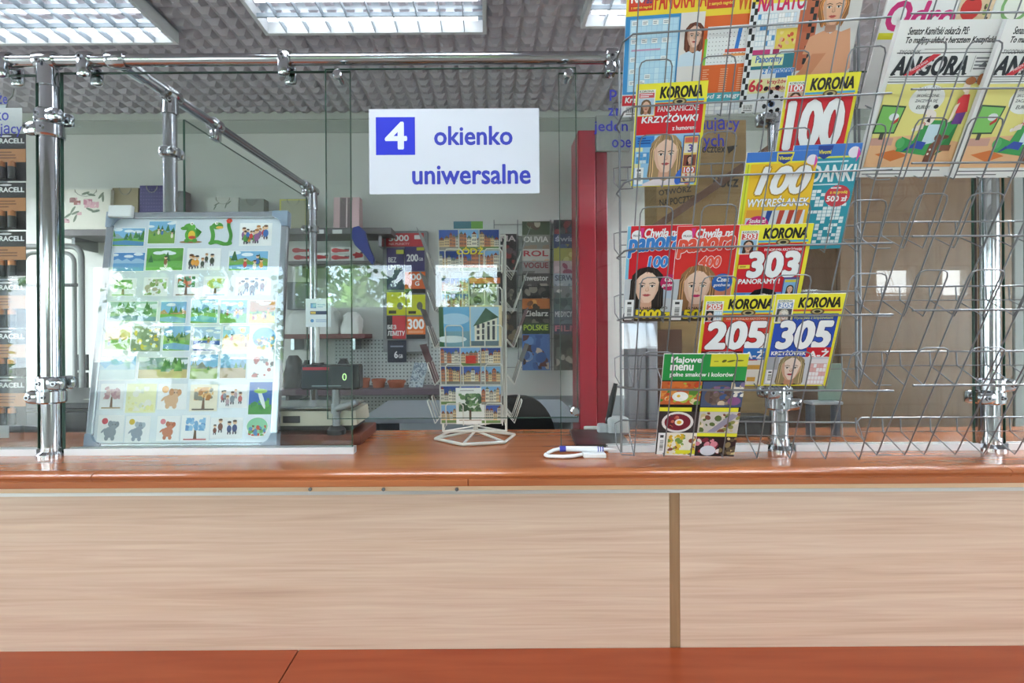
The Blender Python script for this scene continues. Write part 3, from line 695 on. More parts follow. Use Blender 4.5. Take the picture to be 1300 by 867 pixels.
S(127, 487, 157, 520, 'tree', 'sepia sticker of a lone figure under a pink cloud, seventh row', 31, cols=['c9a0a8', 'b98a94', 'd9b8b8'], base='a9906a')
S(160, 487, 198, 524, 'blur', 'pale yellow sticker with a white lamb, seventh row', 32, paper='eef0c0', cols=['f6f6ea', 'e6e49a', 'dfe4d0'], n=22)
S(200, 487, 237, 520, 'animal', 'pale sticker of a mouse with a tan hat, seventh row', 33, col='d9b08a', ear='c98f5a', spot='e2a04a')
S(241, 488, 276, 522, 'tree', 'sticker of a heart-shaped autumn tree, seventh row', 34, cols=['d9a05a', 'b97a3a', '8a8a7a', 'e9c07a'], base='4a3a2c', paper='eee6d0')
S(278, 488, 314, 518, 'fig', 'sticker of grey and pink toy animals, seventh row', 35, n=4, cols=['8a94a0', 'b9a0a8', 'c96a6a'])
S(316, 485, 345, 526, 'feather', 'tall blue sticker with a white feather and green leaves', 36)
S(124, 527, 157, 561, 'animal', 'sticker of a grey elephant with a red balloon, starting the bottom row', 37, col='8f98a4', ear='7f8894', spot='cf4a5a')
S(159, 528, 190, 562, 'animal', 'sticker of a grey animal under a yellow flower, bottom row', 38, col='8a97a6', ear='a4b0bc', spot='d9b93a')
S(199, 528, 228, 560, 'animal', 'sticker of a red squirrel with pink hearts, bottom row', 39, col='c97a58', ear='b5623f', spot='d9808a')
S(230, 527, 266, 560, 'tree', 'sticker of a blue tree beside a red fence, bottom row', 40, cols=['6fa8d8', '5a90c8', '8fc0e4'], base='c05a5a')
S(267, 530, 308, 557, 'fig', 'sticker of two brown beetles, bottom row', 41, n=2, cols=['7a4a3a', '4a5a8a'])
S(312, 529, 341, 556, 'round', 'round sticker of a running figure in red trousers, ending the bottom row', 42, sky='8fd0a8', cols=['d0553a', '5a8ac0', '6fae5a', 'e8bf9d', '7a5a3a'])

# ================================================================ WIRE MAGAZINE RACKS
class Rack:
    def __init__(s, px0, px1, d0, yaw, lean, floors, refx):
        a = math.radians(yaw); s.th = math.radians(lean)
        s.eu = Vector((math.cos(a), -math.sin(a), 0)); s.nh = Vector((-math.sin(a), -math.cos(a), 0))
        s.ev = EV*math.cos(s.th) + s.nh*math.sin(s.th); s.nn = s.eu.cross(s.ev)
        s.o = Vector((X(px0, d0), d0, 0)); s.w0 = .055
        s.W = (hit(px1, 425, s.o, s.nh)-s.o).dot(s.eu)
        s.floors = [hit(refx, y, s.o + s.nh*s.w0, s.nh).z for y in floors]
    def pt(s, u, w, z): return s.o + s.eu*u + s.nh*w + EV*z
    def mag(s, bl, brx, tly, nof=0.0):
        p0 = s.o + s.nh*(s.w0-.006) 
        A = hit(*bl, p0, s.nh); B = hit(brx, bl[1], p0, s.nh); w = (B-A).dot(s.eu)
        # top-left: follow the leaning edge until it reaches the wanted height
        lo, hi = 0, .6
        for _ in range(40):
            m = (lo+hi)/2; q_ = A + s.ev*m; v = (q_.z-EYE)*F/q_.y; u = q_.x*F/q_.y
            if CY-(u*sr+v*cr) > tly: lo = m
            else: hi = m
        return basis(A + s.nn*nof, s.eu, s.ev), w, lo
RL = Rack(788, 1087, 1.19, 6.1, 22, [150, 237, 324, 408, 490, 577], 860)
RR = Rack(1092, 1302, 1.125, 0.4, 25, [138, 227, 314, 400, 487, 575], 1190)
def build_rack(R, label, loops, tall, short=None):
    e = empty('wire_magazine_rack', None, label, 'magazine rack', None, Matrix.Translation(R.pt(R.W/2, 0, 1.2))); o_ = e.matrix_world.translation.copy()
    T_ = Matrix.Translation(-o_)
    z0, z1 = R.floors[-1]-.01, R.floors[0]+tall
    for u in (0.0, R.W):
        MB().tube([R.pt(u, 0, R.floors[-1]+.15 if u == short else z0), R.pt(u, 0, z1)], .0028, WIRE, 8).build('upright', e, T_)
    hh = .25*math.cos(R.th); lw = .25*math.sin(R.th)
    for zf in R.floors:
        fw = .061                                       # front of the pocket floor
        m = MB()
        r = .0015
        m.tube([R.pt(0, 0, zf+.066), R.pt(R.W, 0, zf+.066)], .0019, WIRE, 8); m.tube([R.pt(0, 0, zf+.035), R.pt(R.W, 0, zf+.035)], .0013, WIRE, 6)
        m.build('back_wire', e, T_)
        m = MB(); hb = .152; wb_ = fw + hb*math.tan(R.th)+.004
        m.tube(([] if R is RR else [R.pt(0, 0, zf+hb-.004), R.pt(-.012, wb_*.25, zf+hb-.004), R.pt(-.006, wb_*.8, zf+hb)]) + [R.pt(.004 if R is RR else .01, wb_, zf+hb), R.pt(R.W-.004, wb_, zf+hb)], .0021, WIRE, 8)
        m.build('front_bar', e, T_)
        MB().tube([R.pt(0, 0, zf+.066), R.pt(-.016, .012, zf+.060), R.pt(-.018, .035, zf+.02), R.pt(-.008, .058, zf-.002), R.pt(.02, .061, zf-.002)], .0013, WIRE, 6).build('side_loop', e, T_)
        for (u0, u1) in loops:
            a, b = u0*R.W, u1*R.W; c = min(.012, (b-a)*.2); top = R.floors[0]
            m = MB()
            f = lambda u, h: R.pt(u, fw + h*math.tan(R.th)+.002, zf+h)
            pts = [R.pt(a, 0, zf+.066), R.pt(a, .002, zf+.035), R.pt(a, fw, zf-.002), f(a, .01), f(a, hh-c), f(a+c*.3, hh-c*.3), f(a+c, hh), f(b-c, hh), f(b-c*.3, hh-c*.3), f(b, hh-c), f(b, .01), R.pt(b, fw, zf-.002), R.pt(b, .002, zf+.035), R.pt(b, 0, zf+.066)]
            m.tube(pts, .0014, WIRE, 6).build('pocket_wire', e, T_)
    return e
build_rack(RL, 'wire rack full of puzzle magazines beside the chrome rail end', [(.035, .16), (.27, .40), (.54, .67), (.81, .94)], .168, RL.W)
build_rack(RR, 'wire rack holding newspapers on top, lower pockets empty', [(-.03, .13), (.24, .42), (.58, .76), (.90, 1.08)], .22, 0.0)
# hooks carrying the racks on the posts are hidden behind the magazines

Y1, RD, BK, WH = 'f0e63a', 'd3232f', '1c1a1c', 'f2f2f2'
def korona(no, field, sub, ribbon, face=None, small='d8524a', stripe='4fa8d8'):
    def d(p):
        p.R(0, 0, 1, 1, Y1)
        p.T('KORONA', .33, .855, .93, .955, BK, .035)
        p.R(.28, .825, .97, .838, stripe)
        p.R(.03, .72, .275, .955, 'ecebe6').T('KORONA', .05, .93, .25, .95, '3a5a2a', .03)
        return d
    return d
def kor_head(p, big, small_bg, stripe='4fa8d8'):
    p.R(0, 0, 1, 1, Y1)
    p.T('KORONA', .345, .862, .93, .962, BK, .075, .12)
    p.R(.28, .822, .965, .842, stripe)
    p.R(.03, .705, .275, .945, 'eeece6').T('KORONA', .05, .92, .25, .94, '4a6a2a', .03)
    if big: p.R(.045, .855, .26, .915, small_bg).T(big, .07, .862, .24, .912, WH, .04)
def kor_gem(p):
    p.E(.62, .822, .10, .052, '6b5a34', 18); p.E(.62, .822, .075, .036, 'b7a777', 16); p.E(.62, .822, .045, .022, '2c2a22', 12)
def d_panoram(p):          # humour crosswords with portrait
    kor_head(p, None, RD); p.R(.045, .87, .26, .915, 'c9555a').lines(.06, .875, .25, .91, 2, WH, 1); p.R(.045, .715, .26, .865, 'b9cfe0').within(.045, .715, .26, .865).face(.15, .79, .055, '6b5138', top='e9e4e2').free()
    p.R(.28, .56, .96, .815, RD); p.R(.03, .52, .96, .70, RD); kor_gem(p)
    p.T('PANORAMICZNE', .32, .735, .90, .785, WH, .03); p.T('KRZYŻÓWKI', .10, .635, .90, .715, WH, .05, .1, '8a1018', .03); p.T('z humorem', .55, .555, .88, .595, WH, .03)
    p.R(.03, .01, .94, .52, '9ccbea'); p.R(.03, .40, .30, .51, '3d86cf').T('nr 1', .1, .465, .22, .495, '1a2f6a', .02) if False else p.R(.03, .40, .30, .51, '3d86cf').lines(.06, .43, .25, .5, 3, '16408a', 2)
    p.R(.03, .36, .14, .40, 'e9e6a8').R(.05, .24, .24, .35, '4f9ad6').R(.03, .20, .12, .24, 'e9e6a8').grid(.05, .24, .2, .34, 3, 3, '8fb3d0', 1, ('cfe3f2', '4f9ad6'), .4)
    p.within(.03, .01, .94, .56).face(.48, .31, .18, 'a88a62', 'f0cdb6', 'e9dcde', 'c0585a', 1.0, .15).free()
    p.within(.03, .01, .94, .2).E(.72, .10, .07, .13, '3f6fd0', 14, rot=-.4).E(.80, .09, .05, .14, 'd98a6a', 14, rot=.3).free()
    p.hbars(.04, .03, .17, .20, 3)
    p.R(.72, .03, .95, .50, '2f4f9a').R(.735, .04, .935, .49, 'e8c86a'); p.R(.745, .43, .925, .48, 'd86a5a').R(.745, .33, .925, .42, 'e9e4d8').T('3', .80, .34, .86, .41, '5a4a9a', .03); p.R(.745, .20, .925, .31, '8a4a3a').within(.745, .2, .925, .31).face(.84, .26, .035, '1a1416', top='6a2a3a').free()
    p.R(.745, .13, .925, .19, 'd2443a').T('100', .765, .135, .905, .185, WH, .05); p.R(.745, .05, .925, .125, 'e9d9c9').blobs(.75, .05, .92, .12, 8, ['6a4a3a', 'c99a7a', 'd96a5a'], 4, .02, .04)
def d_100(p):
    kor_head(p, '100', 'd8524a'); p.R(.045, .715, .26, .85, 'c9a98a').within(.045, .715, .26, .85).face(.15, .785, .06, '4a3020').free()
    p.R(.04, .02, .95, .815, RD); p.R(.30, .77, .95, .815, RD); kor_gem(p)
    p.T('100', .10, .335, .86, .76, WH, .07, .0, 'a5141c', .03); p.R(.04, .27, .95, .31, '2a1a1a'); p.T('KRZYŻÓWEK', .08, .22, .58, .30, WH, .04, .15, BK, .04); p.R(.60, .16, .93, .32, '2f62b8'); p.T('A-Z', .64, .18, .90, .30, WH, .06, .1)
    p.within(.04, .02, .95, .22).face(.5, .0, .14, '2a1a14').free()
def d_303(p):
    kor_head(p, '303', 'd8524a'); p.R(.045, .715, .26, .85, '9fc4e0').within(.045, .715, .26, .85).face(.15, .785, .055, '3a2a22', top='c9d4e0').free()
    p.R(.04, .28, .94, .705, RD); p.R(.285, .70, .94, .815, RD); kor_gem(p)
    p.T('PANORAMA KRZYŻÓWEK', .38, .735, .90, .77, WH, .03)
    p.T('303', .20, .47, .88, .72, WH, .07, .0, '8a1018', .03); p.T('PANORAMY !', .08, .395, .66, .445, WH, .05, .0)
    p.R(.04, .01, .94, .30, '5a9ad4'); p.R(.04, .24, .20, .29, '3f7fc4')
    p.within(.04, .01, .94, .43).face(.46, .12, .19, '141214', 'ead9cf', '5a2a3a').free(); p.E(.62, .22, .05, .07, '141214', 12)
    p.R(.71, .2, .93, .46, '5a4a8a').R(.725, .22, .915, .44, '7fb0d8').within(.725, .22, .915, .44).face(.82, .33, .04, '3a2a20', top='9a4a5a').free().R(.73, .41, .91, .435, 'd9c84a')
    p.R(.04, .56, .20, .60, 'e9d84a').lines(.06, .57, .19, .59, 1, '9a3a2a', 1)
def d_205(p):
    kor_head(p, '205', 'd86a5a'); p.R(.045, .715, .15, .845, '2a2a2e').within(.045, .715, .15, .845).face(.10, .79, .04, '1a1a1a').free().grid(.16, .72, .26, .84, 3, 3, '8fa8c0', 2)
    p.R(.04, .02, .94, .70, 'cf3a30').R(.285, .69, .94, .81, 'd6562f').R(.80, .02, .94, .60, 'e9e6e0'); p.R(.04, .3, .85, .73, 'cf2a2c'); kor_gem(p)
    p.T('WIELKI PRZEGLĄD KRZYŻÓWEK', .33, .745, .88, .775, 'f6d9c9', .02)
    p.T('205', .10, .44, .88, .72, WH, .07, .06, '7a1418', .03); p.R(.04, .33, .62, .405, '4a1416').T('KRZYŻÓWEK', .06, .345, .60, .395, WH, .04); p.R(.63, .31, .94, .44, '2f72c0').T('A-Ż', .66, .325, .92, .42, WH, .06)
    p.R(.04, .02, .94, .30, 'e7e4dc'); p.R(.72, .20, .9, .25, 'd0a04a').R(.74, .06, .86, .11, 'd0a04a').R(.5, .11, .64, .16, 'd0a04a').grid(.1, .03, .7, .28, 8, 5, 'a9a9a9', 3)
def d_305(p):
    kor_head(p, '305', '7f98c4', 'd86a3a'); p.R(.045, .715, .26, .85, '4a4a4c').within(.045, .715, .26, .85).face(.15, .785, .055, 'c9bfae', 'e9e2da').free()
    p.R(.04, .02, .93, .70, '2b50b4').R(.285, .69, .93, .80, '2b50b4'); kor_gem(p); p.T('Wyrazowo z krzyżówkami', .30, .735, .86, .775, 'd9e05a', .02)
    p.T('305', .13, .435, .87, .715, WH, .07, .06, '16286a', .03); p.T('KRZYŻÓWEK', .07, .355, .58, .41, WH, .05); p.R(.58, .31, .93, .44, 'cf2430').T('A-Ż', .62, .325, .90, .42, WH, .06)
    p.R(.03, .02, .93, .335, 'cfd2d8').R(.03, .19, .2, .335, 'a9abb2'); p.R(.66, .02, .93, .31, 'e6e2e4').grid(.68, .03, .92, .26, 5, 5, 'cf9a9a', 6, ('f0eef0', 'e0b0ae'), .3)
    p.within(.03, .02, .93, .345).face(.40, .205, .15, '94845f', 'efdccf', '17171a', 'a8343f', 1.0, -.1, '4a4438').free(); p.hbars(.04, .04, .15, .19, 7)
def d_pan(col, n, hair, skin, circ):
    def d(p):
        p.R(0, 0, 1, 1, RD if col == 'b' else 'd8302c')
        if col == 'b': p.R(0, .30, .05, 1, '7fc4e0')
        p.E(.15, .905, .085, .085, 'f3eff0', 18); p.poly([(.20, .98), (.26, .98), (.23, .84)], 'd83a8a'); p.T('FRASZ' if False else 'PRASA', .09, .892, .21, .915, '6a5a60', .02)
        p.T('Chwila na', .27, .885, .80, .97, WH, .05, .2)
        p.T('panora', .02, .70, .83, .875, '3f86d0' if col == 'b' else 'ea5a44', .07, .2, WH, .045, .06)
        p.T(n, .36, .58, .66, .69, '3f86d0' if col == 'b' else 'ea5a44', .06, .1, WH, .045)
        p.R(0, 0, 1, .46, 'c6cbd0'); p.R(.55, .25, 1, .46, 'b9c9d8' if col == 'b' else 'd98a6a')
        p.within(0, 0, 1, .72).face(.36, .37, .205, hair, skin, '59636b', 'c05a5a' if col == 'b' else 'c83a6a', 1.0, .1).free()
        p.E(.72, .42, .15, .14, circ, 18).T('Czek', .64, .43, .82, .475, WH, .04, .15).T('gotówka', .60, .37, .84, .41, WH, .04, .15)
        p.R(0, 0, 1, .04, '4a4036'); p.T('15 NAGRÓD PO', .24, .135, .72, .165, '2a2018', .03); p.T('5000 zł', .20, .035, .82 if col == 'b' else .95, .125, 'f2dc2e', .07, .05, '3a2a10', .04)
        p.hbars(.02, .015, .17, .24, 5)
    return d
def d_wyk(p):
    p.R(0, 0, 1, 1, 'f0c22e').R(0, 0, .075, 1, 'dfe23a').R(.03, .02, .05, .95, 'b9bf2e'); p.R(.0, .905, 1, 1, '3f78c8').R(0, .888, 1, .905, 'e9e23a'); p.poly([(.42, .99), (.66, .99), (.64, .90), (.54, .86), (.43, .90)], 'e4d63a').poly([(.44, .975), (.64, .975), (.62, .91), (.54, .88), (.45, .91)], '27418f'); p.T('Vivomi', .455, .92, .63, .955, 'f0e63a', .04)
    p.E(.92, .91, .075, .075, 'e9e4ee', 16).poly([(.96, .96), (1, .9), (.96, .82)], 'd8459a')
    p.T('100', .20, .60, .93, .85, WH, .06, .25, 'b88a1e', .05); p.T('WYKREŚLANEK', .10, .47, .97, .575, WH, .05, .1, 'a87a1e', .05)
    p.R(.10, .04, .95, .43, 'dfe3e6'); p.R(.10, .36, .33, .44, 'e8a03a'); p.grid(.12, .05, .42, .2, 8, 5, 'c9ccd2', 3, ('f4f4f4', 'd0d4dc'), .3)
    for x, c in ((.40, '2f4f9a'), (.58, 'c04a3a'), (.72, 'b9402f'), (.84, 'c96a3a')): p.poly([(x, .43), (x+.08, .43), (x+.0, .14), (x-.05, .14)], c)
    p.E(.42, .10, .10, .10, 'a9adb2', 16).E(.64, .16, .115, .115, 'e2a92a', 18).E(.84, .10, .10, .10, 'd08a4a', 16).E(.64, .16, .08, .08, 'efbd4a', 16)
    p.E(.28, .28, .17, .15, 'd22a7a', 20).T('Szukasz!', .16, .31, .40, .35, WH, .04, .1).T('Znajdujesz!', .15, .26, .41, .30, 'f0e04a', .03, .1).T('Wygrywasz!', .16, .21, .40, .25, WH, .04, .1)
def d_ada(p):
    p.R(0, 0, 1, 1, '2f95a8').R(0, .89, 1, 1, '3f78c8').R(0, .875, 1, .89, 'dfe04a'); p.poly([(.36, .99), (.58, .99), (.56, .9), (.47, .865), (.37, .9)], '27418f'); p.T('Vivomi', .38, .915, .56, .95, 'f0e63a', .04); p.E(.90, .92, .085, .085, 'e9e4ee', 16).poly([(.95, .97), (1, .9), (.95, .83)], 'd8459a')
    p.lines(.35, .825, .85, .86, 1, 'bfe4ea', 2); p.T('ŁADANKI', .06, .66, .97, .81, 'eaf4f4', .05)
    p.lines(.3, .62, .95, .645, 1, 'cfe8ec', 4)
    p.within(0, 0, .36, .6).E(.2, .3, .17, .3, '2a1a16', 16).E(.27, .12, .10, .2, 'c98a6a', 14).free()
    r = random.Random(4)
    for i in range(9):
        for j in range(16):
            if r.random() < .5 and not (i < 3 and j < 7): x, y = .32+.07*i, .06+.033*j; p.R(x, y, x+.062, y+.029, 'e4f0f2'); p.z -= p.dz
    p.z += p.dz
    p.E(.78, .52, .19, .17, 'c9404a', 20).T('500 zł', .63, .47, .93, .52, WH, .05).T('z nagrodą', .66, .535, .92, .57, 'f0e04a', .03).lines(.66, .585, .88, .61, 1, WH, 3)
def d_menu(p):
    p.R(0, 0, 1, 1, '1d1a1a').R(0, .755, 1, 1, '2a9448'); p.R(.56, .885, 1, 1, 'd6d43a').lines(.60, .925, .68, .94, 1, '6a6a2a', 1).E(.72, .935, .03, .018, '6a6a2a', 10, rot=.4).E(.80, .935, .05, .012, '6a6a2a', 10, rot=.2).E(.90, .94, .05, .010, '6a6a2a', 10)
    p.T('Majowe', .09, .905, .45, .975, WH, .04, .0); p.T('menu', .09, .85, .36, .90, WH, .05); p.T('pełne smaków i kolorów', .09, .78, .85, .83, WH, .035)
    f = [('d9783a', 'e0964a', 'c9502f', 'a9c04a', '5a8a3a', 'e9d9b0'), ('7a6a62', '5a4a46', 'a08a80', '3f5a8a', '8a6a8a', 'cfc0a8'), ('8a3a30', '5a2a2a', 'b5604a', '3a3a3a'), ('8a8a4a', '5a6a3a', 'c9b98a', '7a4a3a', 'e0d4c0'), ('e9c84a', 'd9b03a', 'f2e0a0', '8a4a3a', '7a9a4a', 'f4efe0'), ('b03a4a', '7a2a3a', 'e9e0e0', '3a2a2a', 'd98a9a')]
    p.R(0, .52, .49, .745, 'c96a3a').blobs(.0, .52, .49, .745, 60, f[0], 1, .02, .06); p.E(.24, .60, .10, .07, 'eef0ea', 16).E(.22, .605, .045, .035, 'f4f4f0', 12).E(.22, .605, .022, .02, 'e8b83a', 10).E(.29, .59, .035, .03, 'f4f4f0', 10)
    p.R(.50, .50, 1, .745, '4a5a7a').E(.70, .62, .17, .13, '6a5a52', 16, rot=.4).blobs(.6, .52, .84, .70, 24, f[1], 2, .02, .05).blobs(.84, .60, 1, .74, 14, ['e9e4d8', 'd0c0a0', '8a7aa0'], 3, .02, .05).E(.9, .56, .08, .06, '8a5a8a', 14)
    p.R(0, .455, .40, .495, 'e6e23a').R(.5, .455, .97, .495, 'e6e23a'); p.R(0, .24, .5, .455, '3a3436').E(.24, .345, .20, .155, 'e9e6e4', 24).E(.24, .345, .165, .125, '7a2434', 22).blobs(.14, .29, .26, .42, 14, ['c9705a', '4a2a2a', 'b5564a', '5a3a3a'], 5, .015, .035).E(.26, .345, .055, .05, 'f4efe6', 16).E(.26, .345, .03, .028, 'e8b43a', 12)
    p.R(.5, .24, 1, .455, 'c9c4be').blobs(.52, .25, 1, .45, 40, f[3], 6, .02, .05).poly([(.62, .25), (.72, .25), (.98, .42), (.90, .44)], '9a94a8')
    p.R(.5, .205, 1, .24, 'e6e23a'); p.R(.12, 0, .5, .24, 'f0e9dc').blobs(.14, .01, .49, .23, 60, f[4], 7, .015, .04); p.R(.25, .02, .5, .06, 'e6e23a')
    p.R(.5, 0, 1, .205, '2a2024').blobs(.5, .02, .8, .2, 26, f[5], 8, .02, .05).E(.66, .06, .10, .08, 'd9d9e4', 16).blobs(.8, .02, 1, .2, 12, ['5a5040', '8a7a5a', '3a3028', 'd9c89a'], 9, .02, .05)
    p.hbars(.01, .01, .11, .24, 8)
def d_cross(p):     # blue crossword cover with a woman beside the grid
    p.R(0, 0, 1, 1, 'e8ecef').R(0, .76, 1, 1, 'f2d83a'); p.R(.03, .80, .34, .99, 'd8482f').T('100', .06, .86, .22, .95, WH, .05).T('rad', .22, .85, .33, .91, '2f3f7a', .02, .2).R(.04, .805, .33, .84, 'd03a2a').T('z samych nagród', .06, .812, .32, .835, 'f0e04a', .03); p.T('PANORAMA', .36, .80, 1.0, .95, 'd8402a', .05, .0)
    p.R(0, .18, .70, .765, '3f8fc8'); p.R(.06, .20, .68, .74, 'b5dcef'); p.grid(.07, .20, .67, .735, 9, 12, 'a0cbe4', 12, ('bfe2f2', 'd2ecf7'), .2, .04)
    r = random.Random(3)
    for i, j in ((0, 11), (2, 11), (4, 11), (6, 11), (0, 9), (0, 8), (2, 8), (4, 8), (6, 8), (0, 5), (6, 5), (0, 3), (3, 2), (0, 1), (2, 1)):
        x, y = .08+.066*i, .205+.0445*j; p.R(x, y, x+.075, y+.036, 'f4f6f6').lines(x+.01, y+.006, x+.07, y+.03, 2, '8a98a4', i*7+j)
    p.T('FOR  JANNA', .09, .50, .66, .535, 'b98fae', .02) if False else p.lines(.09, .50, .66, .53, 1, 'c9a0bf', 1)
    p.R(.70, .16, 1, .765, 'e4ded8').within(.70, .14, 1, .78).face(.885, .59, .095, '6a3a28', 'e9c4ae', 'cfe0ea', 'b0504a', .9, .2).free()
    p.R(0, .09, .35, .17, 'cf3038').T('Krzyż', .04, .10, .28, .16, WH, .05, .15); p.barcode(.03, .01, .22, .085, 4); p.R(.35, .0, 1, .13, 'e0e6ea')
def d_win(p):
    p.R(0, 0, 1, 1, 'e2682a').R(0, .77, 1, 1, 'f0d43a').R(.03, .82, .45, .99, 'cf3a2a').T('z samych nagród', .06, .84, .42, .87, 'f0e04a', .03).T('WINIEN', .50, .80, 1.05, .94, 'd8621e', .05)
    p.R(0, .69, 1, .76, 'e2682a'); p.R(.08, .40, .98, .69, 'e9ebea')
    for i in range(16):
        for j in range(9): p.E(.12+.054*i, .42+.031*j, .007, .007, '4a4a4a', 5); p.z -= p.dz
    p.z += p.dz
    p.poly([(.56, .68), (.62, .68), (.58, .50), (.52, .50)], '2f78c8').poly([(.66, .68), (.72, .68), (.94, .53), (.88, .52)], '2f7a3a'); p.R(.38, .49, .8, .515, 'd8503a').R(.36, .46, .9, .48, 'e89a5a'); p.R(.05, .40, .09, .60, '8fcf4a')
    for k in range(11): p.R(.06, .19+.017*k, .06+.10*(1-.3*(k % 2)), .197+.017*k, 'f0b48a').R(.34, .19+.017*k, .46, .197+.017*k, 'f0b48a').R(.62, .19+.017*k, .74, .197+.017*k, 'f0b48a')
    p.R(0, .11, 1, .18, '4aa8b4').T('wd z nagrodą', .10, .125, .95, .17, WH, .04, .1); p.R(0, 0, 1, .11, 'dfe2e0').grid(.1, .005, .95, .10, 8, 3, 'b9bcc0', 5, ('f0f1f0', 'd6dade'), .3)
def checker(p, x0, x1, y0, y1, n, s_=1):
    for k in range(n):
        y = y0+(y1-y0)*k/n; h = (y1-y0)/n; a = (x0, (x0+x1)/2) if k % 2 else ((x0+x1)/2, x1); p.R(a[0], y, a[1], y+h, '1c1c1e'); p.z -= p.dz
    p.z += p.dz
def d_lato(p):
    p.R(0, 0, 1, 1, 'e9ecee').R(0, .80, 1, 1, 'f0dc4a'); p.T('NA LATO', .12, .75, .98, .87, 'cf1f5a', .06, .1)
    checker(p, .0, .12, 0, 1, 22); p.grid(.14, .50, .5, .73, 6, 6, 'b5c9d8', 3, ('f2f5f6', '4f90c8'), .22); p.grid(.52, .63, .85, .73, 6, 3, 'c9c9c9', 4); p.R(.52, .47, .92, .62, 'e8cf5a').blobs(.55, .48, .9, .6, 16, ['d8603a', 'e9b98a', 'cf4a4a', 'f0d88a'], 5, .02, .05)
    p.R(.90, .30, 1, .74, 'c96a42'); p.R(.12, .44, .45, .475, 'c93a7a').R(.5, .43, .62, .475, 'a92a5a')
    p.R(.12, .33, .92, .44, '2f7a8a').R(.12, .355, .72, .435, 'e9eeb0').T('Panoramy', .20, .365, .70, .43, '2f6ab8', .05, .1).T('z humorem', .36, .295, .98, .345, '3f8ad0', .05, .1, WH, .05); p.R(.62, .26, .92, .30, '3f78b8')
    p.R(.12, .15, 1, .26, 'ece4a8').T('66', .14, .165, .40, .25, 'd02a3a', .05).T('krzyżówek', .48, .21, .98, .25, 'c93a4a', .04).T('i łamigłówek', .46, .16, .99, .20, 'c93a4a', .03)
    p.E(.62, .055, .30, .27, 'eef0f2', 24)
    r = random.Random(2)
    for k in range(15): a = k*2.4; p.E(.62+.27*math.sqrt(k/15)*math.cos(a), .06+.25*math.sqrt(k/15)*math.sin(a)*.62, .045, .05, '17171a', 6, rot=a); p.z -= p.dz
    p.z += p.dz; p.E(.62, .06, .07, .06, '3f6fb0', 12); p.barcode(.04, .01, .28, .07, 6)
def d_lato2(p):
    p.R(0, 0, 1, 1, 'd9d6d2').R(0, 0, .42, 1, 'c56a48'); checker(p, .30, .40, .30, 1, 16); p.R(.1, 0, .9, .3, 'e6e2de')
    p.within(0, 0, 1, 1)
    p.poly([(.30, .30), (.45, .50), (.9, .58), (1, .3), (.8, .18), (.3, .1), (.1, .22)], 'dfa27c').poly([(.12, .16), (.3, .14), (.72, .5), (.6, .56)], 'd08a62')
    p.face(.62, .72, .16, 'b5763c', 'e9b795', 'dfa27c', 'c05048', .6, -.2).free()
